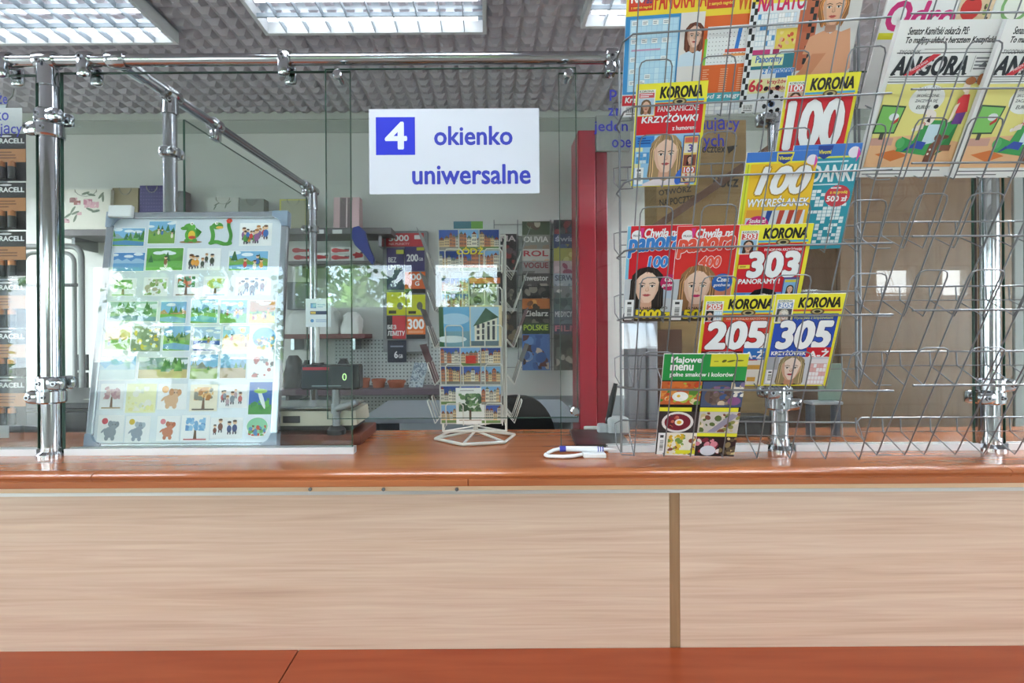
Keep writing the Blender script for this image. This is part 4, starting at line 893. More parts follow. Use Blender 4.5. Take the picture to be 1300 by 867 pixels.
def d_ang(p):
    p.R(0, 0, 1, 1, 'ececea'); p.T('Senator Kamiński oskarża PiS:', .10, .915, .66, .962, '1d1d1f', .05, .2).T('To mafijny układ z hersztem Kaczyńskim', .10, .855, .97, .905, '1d1d1f', .05, .2)
    p.lines(.3, .825, .97, .835, 1, 'a9a9a9', 2); p.R(.05, .805, .97, .81, '2a2a2e').R(.04, .66, .97, .665, '2a2a2e').R(.04, .63, .97, .635, '4a4a4e'); p.T('TYGODNIK', .07, .80, .27, .825, '3a3a3e', .0, .2); p.lines(.05, .643, .96, .655, 1, 'b9b9b9', 3)
    p.T('ANGORA', .05, .675, .75, .785, '20242a', .065, .2)
    # thick and thin strokes with serifs
    for x in (.055, .165, .19, .30, .55, .585, .66, .735): p.R(x-.012, .675, x+.035, .683, '20242a')
    p.R(.80, .69, .803, .79, '4a4a4a'); p.lines(.815, .70, .95, .785, 4, '7a7a7e', 5); p.poly([(.86, .72), (.95, .72), (.91, .755)], '6a6a6e')
    p.poly([(.17, .672), (.245, .672), (.47, .80), (.395, .80)], 'd2303c'); p.T('MIESZKANIA', .215, .722, .375, .738, 'f6dada', .02, 0, None, 0, .55).T('GRANICA', .275, .712, .405, .726, 'f6dada', .02, 0, None, 0, .55)
    p.R(.04, .07, .93, .62, 'e6dd84'); p.R(.93, .07, .97, .62, 'e4ecd4'); p.poly([(.04, .07), (.93, .07), (.93, .24), (.5, .29), (.04, .27)], 'e9b98a'); p.R(.04, .22, .26, .27, 'd0a090')
    p.poly([(.12, .16), (.3, .19), (.46, .15), (.3, .11)], 'd9793a')
    p.E(.47, .52, .17, .13, 'eceee8', 24, rot=.1); 
    for i, t_ in enumerate(('EUROWYBORY', 'SKOŃCZONE.', 'ZACZYNA SIĘ', 'EURO!')): p.T(t_, .36+.03*(i == 3), .575-.038*i, .36+.03*(i == 3)+(.22 if i < 3 else .13), .598-.038*i, '2a2a2a', .02, .15)
    # plain cartoon figures: television, sofa, sitting man, dog, standing woman
    p.poly([(.03, .30), (.05, .49), (.29, .48), (.25, .30)], '2f4a34').poly([(.045, .31), (.06, .48), (.275, .47), (.24, .31)], '7fc262').E(.2, .41, .05, .035, 'dfe6e6', 12).poly([(.19, .37), (.25, .41), (.25, .38), (.2, .355)], 'c0392f').R(.11, .26, .15, .30, '4a4a44')
    p.poly([(.32, .18), (.34, .28), (.46, .25), (.52, .39), (.86, .38), (.84, .22), (.62, .15)], '3fa054').poly([(.72, .15), (.86, .38), (.84, .20)], '2f7f42').E(.34, .235, .045, .05, '58b56a', 14).R(.74, .18, .86, .22, '8a5a44')
    p.poly([(.55, .22), (.57, .36), (.68, .36), (.70, .24)], 'c9e2ec').poly([(.42, .20), (.5, .25), (.6, .24), (.58, .19), (.5, .2)], '2f4fae').poly([(.37, .17), (.44, .22), (.46, .20)], '27408f')
    p.E(.56, .40, .05, .07, 'f0e6dc', 14, rot=-.3).E(.53, .44, .05, .025, 'f0e6dc', 10).E(.58, .475, .025, .02, '2a2a2a', 8).poly([(.53, .38), (.56, .42), (.57, .37)], '3a2a2a')
    for k in range(4): p.E(.43+.028*k, .325+.012*k, .018, .018, 'c9404a' if k % 2 else 'f2efe8', 8)
    p.poly([(.42, .31), (.45, .35), (.52, .37), (.52, .33)], 'e9dccc') ; p.poly([(.62, .10), (.64, .22), (.70, .26), (.78, .28), (.73, .22), (.71, .09)], '7a4a36').E(.70, .27, .035, .035, '7a4a36', 10).E(.77, .275, .04, .02, '7a4a36', 8).E(.66, .19, .012, .012, 'f0efe8', 6).E(.65, .16, .012, .012, 'f0efe8', 6)
    p.poly([(.78, .36), (.80, .44), (.89, .44), (.88, .36)], '6a3a8a').poly([(.79, .43), (.77, .52), (.82, .56), (.87, .55), (.90, .44)], 'd8343a').R(.81, .55, .85, .585, 'f0d9c4').E(.81, .60, .035, .05, 'f2e2d2', 12).E(.83, .635, .05, .035, 'a8663a', 12).E(.92, .645, .035, .05, 'a8663a', 12).poly([(.76, .48), (.80, .5), (.77, .38), (.74, .37)], 'f0d9c4')
    p.R(0, 0, 1, .065, 'ececea').lines(.04, .04, .9, .055, 1, '5a5a5e', 6).lines(.04, .015, .6, .03, 1, '5a5a5e', 7)
def d_odro(p):
    p.R(0, 0, 1, 1, 'f0efee').T('Odro', .06, .62, .99, .83, 'cf2a78', .05, .15); p.R(0, .55, .45, .60, 'e6e23a')
def d_food(p):
    p.R(0, 0, 1, 1, 'e3c9a4').E(.36, .78, .30, .30, 'cf2f2a', 18).E(.32, .85, .1, .05, '7a1a1a', 12).blobs(.62, .6, .95, .95, 18, ['e9d9a0', '8aa85a', 'efe6c8', '5a4030'], 3, .03, .08)
def d_food2(p):
    p.R(0, 0, 1, 1, 'e6eadf').E(.35, .8, .24, .24, '7fae6a', 18).E(.35, .8, .19, .19, 'eef0e4', 16).blobs(.55, .55, 1, .9, 20, ['8a5a3a', 'c99a5a', 'e9e0c8', '5a7a3a'], 4, .04, .09).R(.62, .72, 1, 1, 'd2343a')
M_ = []
def mg(R, bl, brx, tly, nof, draw, label, cat='magazine', group='puzzle magazines in the wire rack', th=.003):
    M, w, h = R.mag(bl, brx, tly, nof); magazine('newspaper' if cat == 'newspaper' else 'magazine', M, w, h, draw, label, cat, group, th)
PZ = 'puzzle magazines in the wire rack'
mg(RL, (789, 149), 884, -22, -.006, d_cross, 'yellow-topped magazine with a pale blue crossword grid beside a brown-haired woman')
mg(RL, (883, 147), 962, -22, -.010, d_win, 'orange word-search magazine between the blue crossword and the football one')
mg(RL, (938, 144), 1003, -32, -.003, d_lato, 'magazine with a chequered edge and a black and white football')
mg(RL, (985, 142), 1072, -42, -.011, d_lato2, 'magazine showing a smiling tanned woman looking over her bare shoulder')
mg(RL, (801, 238), 886, 107, -.002, d_panoram, 'yellow crossword magazine with a portrait of a pouting fair-haired woman')
mg(RL, (979, 233), 1066, 96, -.002, d_100, 'yellow and red crossword magazine with a huge white 100')
mg(RL, (932, 321), 1017, 194, -.002, d_wyk, 'orange word-search magazine with a white 100 and three medals')
mg(RL, (988, 318), 1069, 185, -.007, d_ada, 'teal crossword magazine partly behind the one with medals')
mg(RL, (791, 409), 868, 288, -.007, d_pan('b', '100', '2f2622', 'f0cdb6', 'c02a62'), 'red magazine with blue title and a dark-haired woman')
mg(RL, (850, 408), 934, 288, -.003, d_pan('r', '400', '9a6f48', 'f0cdb6', '2f62b0'), 'red magazine with red title and a woman resting chin on hand')
mg(RL, (923, 405), 1010, 286, .001, d_303, 'yellow and red crossword magazine with a big white 303')
mg(RL, (882, 491), 970, 377, -.006, d_205, 'yellow and red crossword magazine with a big white 205')
mg(RL, (966, 490), 1050, 374, -.002, d_305, 'yellow and blue crossword magazine with a big white 305 and a blonde woman')
mg(RL, (832, 577), 931, 450, -.002, d_menu, 'green-topped recipe magazine with six photos of dishes, standing at the rack bottom', group='recipe and lifestyle magazines in the wire racks')
RC = 'recipe and lifestyle magazines in the wire racks'
mg(RR, (1094, 138), 1180, -30, -.012, d_odro, 'white magazine with a huge pink title behind the newspapers', group=RC)
mg(RR, (1181, 138), 1222, -30, -.012, d_food, 'magazine cover strip with a red pepper behind the newspapers', group=RC)
mg(RR, (1223, 138), 1296, -30, -.012, d_food2, 'magazine with green bowl and red corner behind the second newspaper', group=RC)
mg(RR, (1092, 226), 1216, 24, -.014, d_ang, 'newspaper stack with a yellow cartoon front page, nearer the puzzle magazines', 'newspaper', 'weekly newspapers in the rack', .010)
mg(RR, (1207, 226), 1331, 24, -.003, d_ang, 'newspaper with a yellow cartoon front page, cut off by the frame edge', 'newspaper', 'weekly newspapers in the rack', .008)
# ================================================================ BACK OF THE OFFICE
def box_at(px0, px1, py0, py1, d, depth):
    """corner pair of a box whose front face fills the given outline at distance d"""
    a, b = P(px0, (py0+py1)/2, d), P(px1, (py0+py1)/2, d); m = (px0+px1)/2
    return (a.x, d, P(m, py1, d).z), (b.x, d+depth, P(m, py0, d).z)
def thing_box(name, px0, px1, py0, py1, d, depth, m, label, cat, group=None, bev=.004):
    a, b = box_at(px0, px1, py0, py1, d, depth)
    return tag(MB().box(a, b, m, None, bev).build(name), label, cat, group), a, b
def card(name, px0, px1, py0, py1, d, draw, label, cat, group=None, th=.002, lean=0.0, parts=False, back='e4e2de'):
    m = (px0+px1)/2
    o = P(px0, (py0+py1)/2, d); o.z = P(m, py1, d).z
    h = P(m, py0, d).z - o.z; w = P(px1, py0, d).x - P(px0, py0, d).x
    ev = Vector((0, math.sin(lean), math.cos(lean)))
    return sheet(name, basis(o, EU, ev), w, h/math.cos(lean), draw, label, cat, group, th, back)
SH = mat('6d6a6c', .5); SHR = mat('6b3a3a', .5)
# ---- shelves on the back wall
def shelf(px0, px1, py0, py1, d, m, label, tags=()):
    a, b = box_at(px0, px1, py0, py1, d, YW-d)
    e = empty('wall_shelf', ((a[0]+b[0])/2, d, b[2]), label, 'shelf'); o_ = e.location.copy(); T_ = Matrix.Translation(-o_)
    MB().box(a, b, m, None, .003).build('shelf_board', e, T_)
    for px in tags:
        q_ = P(px, (py0+py1)/2, d-.002); MB().box((q_.x-.03, d-.003, q_.z-.012), (q_.x+.03, d, q_.z+.012), mat('e9e9e9', .5)).build('price_tag', e, T_)
    for x in (a[0]+.08, b[0]-.08): MB().box((x-.01, d+.04, a[2]-.07), (x+.01, YW, a[2]), STEEL).build('bracket', e, T_)
    return b[2]
z1 = shelf(70, 497, 290, 298, 3.14, SH, 'long upper wall shelf with gift bags standing on it', (345, 405, 428))
z1b = shelf(362, 478, 331, 335, 3.16, SH, 'short wall shelf carrying red and white cartons')
z2 = shelf(352, 463, 424, 430, 3.16, SHR, 'dark red middle wall shelf with white parcels')
z3 = shelf(345, 562, 494, 502, 3.1, mat('5d4f58', .5), 'lowest wall shelf with terracotta pots')
# ---- gift bags
def bag(px0, px1, py0, z, d, col, label, draw=None, dep=.09, handle='8a8a80'):
    a, b = P(px0, py0, d), P(px1, py0, d); w = b.x-a.x; h = P((px0+px1)/2, py0, d).z - z
    e = empty('gift_bag', ((a.x+b.x)/2, d+dep/2, z+.001), label, 'gift bag', 'gift bags on the upper wall shelf')
    m = MB(); x0, x1 = -w/2, w/2; t = dep/2
    vs = [(x0, -t, 0), (x1, -t, 0), (x1, t, 0), (x0, t, 0), (x0, -t*.75, h), (x1, -t*.75, h), (x1, t*.75, h), (x0, t*.75, h), (x0+.004, 0, h*.5), (x1-.004, 0, h*.5)]
    fs = [(3, 2, 1, 0), (0, 1, 5, 4), (2, 3, 7, 6), (0, 4, 8), (4, 7, 8), (7, 3, 8), (3, 0, 8), (1, 9, 5), (5, 9, 6), (6, 9, 2), (2, 9, 1)]
    m.add(vs, fs, mat(col, .5)); m.build('bag_body', e)
    for s_ in (-1, 1):
        pts = [(-w*.22, s_*t*.78, h-.02)] + [(w*.22*math.cos(math.pi-math.pi*i/8), s_*t*.8, h-.045*math.sin(math.pi*i/8)) for i in range(9)] + [(w*.22, s_*t*.78, h-.02)]
        MB().tube(pts, .0025, mat(handle, .7), 6).build('handle', e)
    if draw:
        p = Pr(w*.98, h*.96); draw(p); p.build('front_print', e, basis(Vector((-w*.49, -t-.0015, h*.02)), EU, Vector((0, t*.25, h)).normalized()))
    return e
def flowers(p):
    p.R(0, 0, 1, 1, 'd9d8cc')
    for x, y, r_, c in ((.25, .75, .08, '7a4a44'), (.33, .68, .07, '8a5048'), (.62, .66, .14, 'b9808c'), (.68, .62, .10, 'c99aa2'), (.55, .70, .09, 'a9687a'), (.38, .40, .05, '8a5a4a'), (.12, .22, .07, '8a6a70')): p.blobs(x-r_, y-r_*.8, x+r_, y+r_*.8, 12, [c, 'c9a0a4', c], int(x*90), .03, .06)
    for x, y, a in ((.5, .92, .3), (.62, .88, -.2), (.82, .86, .9), (.86, .8, 1.6), (.25, .5, 1.0), (.3, .42, .4), (.72, .46, .2), (.6, .5, -.4), (.15, .35, .6), (.3, .28, 1.2)): p.E(x, y, .09, .025, '5f6e5a', 10, rot=a)
def dots(p):
    p.R(0, 0, 1, 1, '3f3a6a')
    for i in range(9):
        for j in range(12): p.E(.06+.11*i, .05+.08*j, .016, .016, '8a88b0', 6); p.z -= p.dz
def branch(p):
    p.R(0, 0, 1, 1, 'c4c6c0')
    for x, y, a in ((.25, .7, 1.1), (.3, .8, .5), (.6, .75, 1.3), (.7, .85, .7)): p.E(x, y, .10, .02, '5a6a5a', 8, rot=a)
bag(76, 139, 240, z1, 3.17, 'd9d8cc', 'big white gift bag printed with pink flowers', flowers)
bag(141, 174, 238, z1, 3.2, '8f8468', 'plain tan gift bag between the floral and navy bags')
bag(176, 207, 235, z1, 3.2, '3f3a6a', 'navy gift bag with pale dots', dots)
bag(212, 233, 242, z1, 3.2, '6f7276', 'narrow grey gift bag behind the railing post')
bag(262, 302, 250, z1, 3.2, 'c4c6c0', 'pale gift bag with leaf sprigs behind the whiteboard top', branch)
bag(303, 334, 252, z1, 3.2, '7f837f', 'dull grey gift bag beside the yellow-edged one')
def yel(p): p.R(0, 0, 1, 1, 'a9aa90').R(0, 0, .05, 1, 'e0d84a').R(0, .97, 1, 1, 'e0d84a').R(.96, 0, 1, 1, 'b9b45a')
bag(354, 389, 252, z1, 3.2, 'a9aa90', 'grey-green gift bag with a yellow edge', yel)
def stripes(p): p.R(0, 0, 1, 1, 'dcbcc0').R(.24, 0, .48, 1, '7f6f74').R(.50, 0, .52, 1, 'efe9ea').R(.54, 0, .72, 1, '7a686e')
bag(423, 456, 250, z1, 3.16, 'dcbcc0', 'pink gift bag with brown stripes at the shelf end', stripes)
# dark blue pouch hanging under the shelf end
m = MB(); pts = [(447, 300), (450, 290), (457, 288), (464, 294), (469, 312), (476, 330), (474, 337), (462, 322), (452, 312)]
poly = [(P(x, y, 3.1).x, P(x, y, 3.1).z) for x, y in pts]; m.prism(poly, 3.07, 3.11, mat('2a3a8a', .5))
tag(m.build('fabric_pouch'), 'dark blue fabric pouch hanging from the shelf end', 'pouch')
# cartons
def carton(px0, px1, py0, py1, d, label, n):
    a, b = box_at(px0, px1, py0, py1, d, .12); e = empty('carton', ((a[0]+b[0])/2, d, a[2]), label, 'carton', 'red and white cartons'); T_ = Matrix.Translation(-e.location)
    MB().box(a, b, mat('d9dad6', .5)).build('box_body', e, T_)
    p = Pr(b[0]-a[0], b[2]-a[2]); p.R(0, 0, 1, 1, 'dcdcd8').E(.25, .5, .22, .12, 'c23a40', 14).poly([(.2, .2), (.9, .3), (.95, .55), (.3, .75)], 'b5343a').R(.7, .6, .95, .75, '4a3a3c')
    p.build('front_print', e, T_ @ basis(Vector((a[0], d-.001, a[2])), EU, EV))
carton(372, 398, 322.5, 331, 3.18, 'lower red and white carton of the stack below the yellow-edged bag', 1); carton(370, 396, 313.5, 322, 3.18, 'upper red and white carton of the stack below the yellow-edged bag', 2)
carton(399, 418, 321, 331, 3.2, 'single red carton between the two carton stacks', 3)
carton(420, 445, 322.5, 331, 3.18, 'lower red and white carton of the stack below the striped bag', 4); carton(420, 445, 313.5, 322, 3.18, 'upper red and white carton of the stack below the striped bag', 5)
carton(447, 462, 316, 331, 3.2, 'end carton beneath the blue pouch', 6)
# white parcels on the middle shelf
def parcel(px0, px1, py0, d, z, col, label, seed, name='wrapped_parcel', group='white parcels on the middle shelf'):
    r = random.Random(seed); a, b = P(px0, py0, d), P(px1, py0, d); w, h = b.x-a.x, P((px0+px1)/2, py0, d).z-z
    m = MB(); n = 14; k = 7; vs = []; fs = []
    for j in range(k):
        t = j/(k-1); s_ = 1-.25*t*t if j < k-1 else .45
        for i in range(n):
            an = 2*math.pi*i/n; q_ = 1+.10*math.sin(3*an+seed+j)+r.uniform(-.07, .07)
            cx_ = math.copysign(abs(math.cos(an))**.6, math.cos(an)); sy = math.copysign(abs(math.sin(an))**.6, math.sin(an))
            vs.append(((a.x+b.x)/2+w/2*cx_*s_*q_*.95, d+.07+.06*sy*s_*q_, z+.001+h*t))
    for j in range(k-1):
        for i in range(n): i2 = (i+1) % n; fs.append((j*n+i, j*n+i2, (j+1)*n+i2, (j+1)*n+i))
    fs += [tuple(range(n))[::-1], tuple(range((k-1)*n, k*n))]
    m.add(vs, fs, mat(col, .45), None, True)
    return tag(m.build(name), label, 'parcel', group)
parcel(358, 396, 394, 3.18, z2, 'd3d6d4', 'white paper parcel at the outer end of the middle shelf', 1)
parcel(398, 428, 390, 3.2, z2, 'c9ccca', 'white plastic parcel behind the small notice on its pole', 2)
parcel(430, 457, 396, 3.18, z2, 'd9dbd8', 'crumpled white parcel at the inner end of the middle shelf', 3)
thing_box('file_box', 364, 395, 358, 393, 3.27, .06, mat('5f646a', .6), 'flat dark grey file box hung on the wall above the middle shelf', 'box')
# lowest shelf: dark wrapped bundles, pots, packet
for i, (x0, x1, y0, lb) in enumerate(((340, 352, 462, 'small black plastic bundle beside the whiteboard edge'), (356, 378, 452, 'tall shiny black wrapped bundle behind the display unit'), (379, 392, 458, 'black bundle partly hidden by the display unit'), (425, 440, 456, 'black bundle showing above the display unit'))):
    parcel(x0, x1, y0, 3.14, z3, '26272b', lb, 20+i, 'plastic_bundle', 'black bundles on the lowest shelf')
TC = noisy('terracotta', ['8a4a34', '9f5a40'], (1, 1, 1), 12, 4, .7)
for i, (x0, x1, y0, y1, lb) in enumerate(((455, 470, 480, 494, 'terracotta pot touching the display unit edge'), (472, 490, 481, 494, 'terracotta pot with a rim, second from the display unit'), (492, 515, 483, 494, 'wide low terracotta pot nearest the foil packet'))):
    c = P((x0+x1)/2, y1, 3.2); r_ = X(x1, 3.2)-X((x0+x1)/2, 3.2); h = P(480, y0, 3.2).z - z3
    e = empty('flower_pot', (c.x, 3.2, z3+.0005), lb, 'flower pot', 'terracotta pots on the lowest shelf')
    MB().lathe((0, 0, 0), [(r_*.78, 0), (r_*.92, h*.68), (r_*.86, h*.68), (r_*.74, .01)], TC, 24).build('pot_body', e)
    MB().lathe((0, 0, 0), [(r_*.94, h*.66), (r_, h*.70), (r_, h), (r_*.88, h), (r_*.86, h*.7)], TC, 24).build('rim', e)
m = MB(); c = P(529, 494, 3.2); hh = P(529, 461, 3.2).z-z3
vs = [(c.x-.05, 3.18, z3+.001), (c.x+.04, 3.18, z3+.001), (c.x+.04, 3.23, z3+.001), (c.x-.05, 3.23, z3+.001), (c.x-.02, 3.25, z3+hh), (c.x+.07, 3.25, z3+hh), (c.x+.07, 3.256, z3+hh), (c.x-.02, 3.256, z3+hh)]
m.add(vs, [(3, 2, 1, 0), (4, 5, 6, 7), (0, 1, 5, 4), (1, 2, 6, 5), (2, 3, 7, 6), (3, 0, 4, 7)], noisy('foil_print', ['d9dcdc', '4f5f70', 'a9b4b8', '2f3a48'], (1, 1, 1), 40, 5, .3))
tag(m.build('foil_packet'), 'tall grey foil packet leaning at the end of the pot row', 'packet')
# pegboard
a, b = box_at(425, 560, 430, 530, 3.355, .012); m = MB().box(a, b, mat('c4cac9', .6)); DK = mat('4a5052', .8)
nx, nz = 30, 22
for i in range(nx):
    for j in range(nz):
        x, z = a[0]+(b[0]-a[0])*(i+.5)/nx, a[2]+(b[2]-a[2])*(j+.5)/nz
        m.add([(x-.004, a[1]-.0006, z-.004), (x+.004, a[1]-.0006, z-.004), (x+.004, a[1]-.0006, z+.004), (x-.004, a[1]-.0006, z+.004)], [(0, 1, 2, 3)], DK)
tag(m.build('perforated_panel'), 'pale perforated wall panel behind the terracotta pots', 'panel')

# ---- prepaid cards
thing_box('card_display', 486, 543, 293, 447, 3.30, .07, mat('8d9092', .5), 'flat grey wall display for mobile starter cards', 'display', None, .003)
SC_ = 'mobile starter cards on the wall display'
card('starter_card', 490, 538, 296, 313, 3.285, lambda p: p.R(0, 0, 1, 1, 'c0323c').T('5000', .08, .42, .60, .85, WH, .05).T('NA PUNKTY', .08, .12, .62, .28, 'f0d0d0', .02).R(.75, .55, .92, .85, 'efe9e9'), 'red starter card with white 5000, topmost on the display', 'card', SC_)
card('starter_card', 491, 513, 315, 368, 3.285, lambda p: p.R(0, 0, 1, 1, '3a2f66').R(.55, .86, .98, .96, 'cfd04a').T('BEZ', .1, .66, .55, .78, WH, .03).T('LIMITU', .1, .48, .9, .60, WH, .03), 'purple starter card reading BEZ LIMITU', 'card', SC_)
card('starter_card', 514, 539, 313, 344, 3.28, lambda p: p.R(0, 0, 1, 1, '3a2f66').R(.6, .84, .98, .97, 'cfd04a').T('200', .1, .40, .66, .68, WH, .05).T('GB', .7, .42, .92, .54, WH, .03), 'purple starter card reading 200 GB', 'card', SC_)
card('starter_card', 514, 540, 345, 372, 3.285, lambda p: p.R(0, 0, 1, 1, 'e0652a').R(0, 0, 1, .2, '2a2a2c').T('00', .3, .62, .8, .9, WH, .05).T('G', .5, .35, .7, .55, WH, .04), 'orange starter card with a black foot below the purple 200 card', 'card', SC_)
card('starter_card', 491, 515, 371, 400, 3.285, lambda p: p.R(0, 0, 1, 1, 'cfd02e').R(.1, .06, .5, .2, '3a3a2a').E(.7, .4, .16, .2, '6a6a5a', 12), 'lime yellow starter card above the black and red one', 'card', SC_)
card('starter_card', 516, 540, 374, 400, 3.285, lambda p: p.R(0, 0, 1, 1, 'cfd02e').R(.1, .06, .5, .2, '3a3a2a').E(.7, .45, .16, .22, '6a6a5a', 12), 'lime yellow starter card above the orange 300 one', 'card', SC_)
card('starter_card', 491, 515, 401, 430, 3.285, lambda p: p.R(0, 0, 1, 1, '26262a').R(.3, 0, 1, 1, 'c4323c').T('БЕЗ', .05, .42, .5, .60, WH, .05).T('ЛІМІТУ', .05, .14, .95, .34, WH, .05), 'black and red starter card with white Cyrillic lettering', 'card', SC_)
card('starter_card', 516, 540, 402, 430, 3.285, lambda p: p.R(0, 0, 1, 1, 'e0702a').R(0, 0, 1, .2, '222226').T('300', .08, .45, .92, .88, WH, .05).lines(.1, .25, .9, .38, 2, 'f0c0a0', 2), 'orange starter card with white 300', 'card', SC_)
card('starter_card', 492, 516, 432, 460, 3.28, lambda p: p.R(0, 0, 1, 1, '1f2536').T('6', .36, .20, .54, .5, WH, .04).T('GB', .58, .2, .8, .36, WH, .03).lines(.15, .66, .85, .8, 1, '8a90a4', 2), 'dark navy starter card with 6 GB, lowest on the display', 'card', SC_)

# ---- wall magazine rack
a, b = box_at(628, 740, 279, 470, 3.345, .01)
e = empty('wall_rack', ((a[0]+b[0])/2, 3.345, a[2]), 'grey wire wall rack holding columns of overlapping magazines', 'magazine rack'); T_ = Matrix.Translation(-e.location)
for px in (628, 658, 700, 739): x = X(px, 3.34); MB().tube([(x, 3.34, a[2]), (x, 3.34, b[2])], .003, WIRE, 6).build('upright', e, T_)
for py in (285, 300, 317, 333, 349, 365, 381, 397, 413, 430, 466): z = P(680, py, 3.1).z if False else P(680, py, 3.34).z; MB().tube([(a[0], 3.337, z), (b[0], 3.337, z)], .002, WIRE, 6).build('crossbar', e, T_)
def mcol(x0, x1, items, seed0):
    for k, (py, base, ttl, tcol, cols, lb) in enumerate(items):
        d = 3.325-.009*k
        def dr(p, base=base, ttl=ttl, tcol=tcol, cols=cols, k=k):
            p.R(0, 0, 1, 1, base)
            p.blobs(.03, .03, .97, .72 if ttl else .97, 16, cols, seed0+k, .08, .2)
            if k == len(items)-1: p.blobs(.1, .1, .9, .7, 8, cols, seed0+40+k, .14, .26)
            if ttl: p.T(ttl, .06, .80, .94, .95, tcol, .04)
        card('shelf_magazine', x0, x1, py, py+46, d, dr, lb, 'magazine', 'magazines on the back wall', .004)
mcol(631, 656, [(297, '2a2426', 'IMA', 'c9b9b9', ['5a4a4c', '8a3a3a', '3a3438'], 'dark magazine at the top of the narrow column behind the card spinner'),
    (345, '33302f', None, None, ['6a625a', '4a4440', '8a8274'], 'dark magazine midway down the column behind the card spinner'), (395, '3a3230', None, None, ['7a6a50', '5a4a3a', '2a2626'], 'brown magazine low in the column behind the card spinner')], 200)
mcol(663, 698, [(281, '4a5a44', None, None, ['7a8a6a', '3a4a34', 'b9b9a4', '5a4a3a'], 'green magazine with a pale animal heading the centre wall column'),
    (298, '8f9288', 'OLIVIA', 'e4e4de', ['6a5a4a', '9a8a78', '7a7a70'], 'grey magazine with a bold white five-vowel title'),
    (316, 'cfccc4', 'ROL', 'b5303c', ['3a2a26', 'd9b89a', '8a8478'], 'pale magazine with a red title and a dark-haired face'),
    (331, '9f9d9a', 'VOGUE', '8a3a44', ['c9c4c0', '4a4644', '7a7674'], 'grey fashion magazine with thin dark red title'),
    (347, '54504e', 'Inwestor', 'd9d9d4', ['7a7470', '3a3634', 'a49a8e'], 'dark grey magazine with small white title'),
    (363, '33312f', None, None, ['55504a', '8a8478', '252423'], 'blackish magazine in the middle of the centre wall column'),
    (379, 'b5682a', None, None, ['7a4a2a', 'd99a4a', '4a3a2a'], 'orange-brown magazine in the centre wall column'),
    (392, '2f2f2c', 'Zielarz', 'd0d0c8', ['5a5a50', '3a3a34', '74705f'], 'black magazine with a rounded white title'),
    (410, '2f4a2a', 'POLSKIE', 'b5d04a', ['4a6a34', '24361f'], 'dark green magazine with a yellow-green title'),
    (424, '4f74b0', None, None, ['6f94c8', '5a2a2a', '3a2422', '3f5f98', 'c9b9a8'], 'blue magazine with dark red figures, lowest in the centre wall column')], 230)
mcol(703, 736, [(279, '35303a', None, None, ['5a5a64', '8a3a40', '3a4a64'], 'dark magazine with a red top heading the wall column by the red pillar'),
    (297, '3f4a70', 'świat', 'c9c9d8', ['5a6a94', '2f3a5a', 'a49a54'], 'navy magazine second in the column by the red pillar'),
    (315, 'b5b05a', None, None, ['d9d48a', '6f7a94', '8a8a5a'], 'yellowish magazine in the column by the red pillar'),
    (331, 'cfb5bc', None, None, ['b56a84', 'e0ccd0', 'a04a68'], 'pale pink magazine in the column by the red pillar'),
    (347, 'b9c4cf', 'SERWIS', '4a5470', ['8a98a8', 'd4dade'], 'light blue magazine with a dark title'),
    (363, '8a8f90', None, None, ['b9bcbc', '5f6668', 'd9d9d4'], 'mid grey magazine in the column by the red pillar'),
    (378, '55686a', None, None, ['7a8a8a', '3f5050'], 'slate green magazine in the column by the red pillar'),
    (393, '55626f', 'MEDYCYNY', 'dfe4e8', ['6f7a84', '3a444e'], 'blue-grey magazine with wide white capitals'),
    (411, '4a4a58', 'FILM', 'c97a8a', ['6a5a68', '34343e'], 'dark magazine with pink title above the lowest one by the red pillar'),
    (424, '4a4c44', None, None, ['6f7068', 'b9b5a8', '34352f', '55584a'], 'olive grey magazine with a pale globe, lowest by the red pillar')], 260)
# ---- red panels
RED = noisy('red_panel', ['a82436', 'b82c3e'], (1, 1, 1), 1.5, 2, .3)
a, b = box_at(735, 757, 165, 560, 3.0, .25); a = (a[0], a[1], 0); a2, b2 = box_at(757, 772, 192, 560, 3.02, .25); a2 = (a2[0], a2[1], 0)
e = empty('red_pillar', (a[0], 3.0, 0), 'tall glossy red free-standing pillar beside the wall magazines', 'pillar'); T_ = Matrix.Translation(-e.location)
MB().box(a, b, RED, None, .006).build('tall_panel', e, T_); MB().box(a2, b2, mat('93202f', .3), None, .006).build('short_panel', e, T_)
# flat light grey board at the pillar top
thing_box('grey_board', 757, 800, 146, 191, 2.99, .03, mat('a4a8a2', .6), 'small grey board at the top of the red pillar', 'board', None, .003)

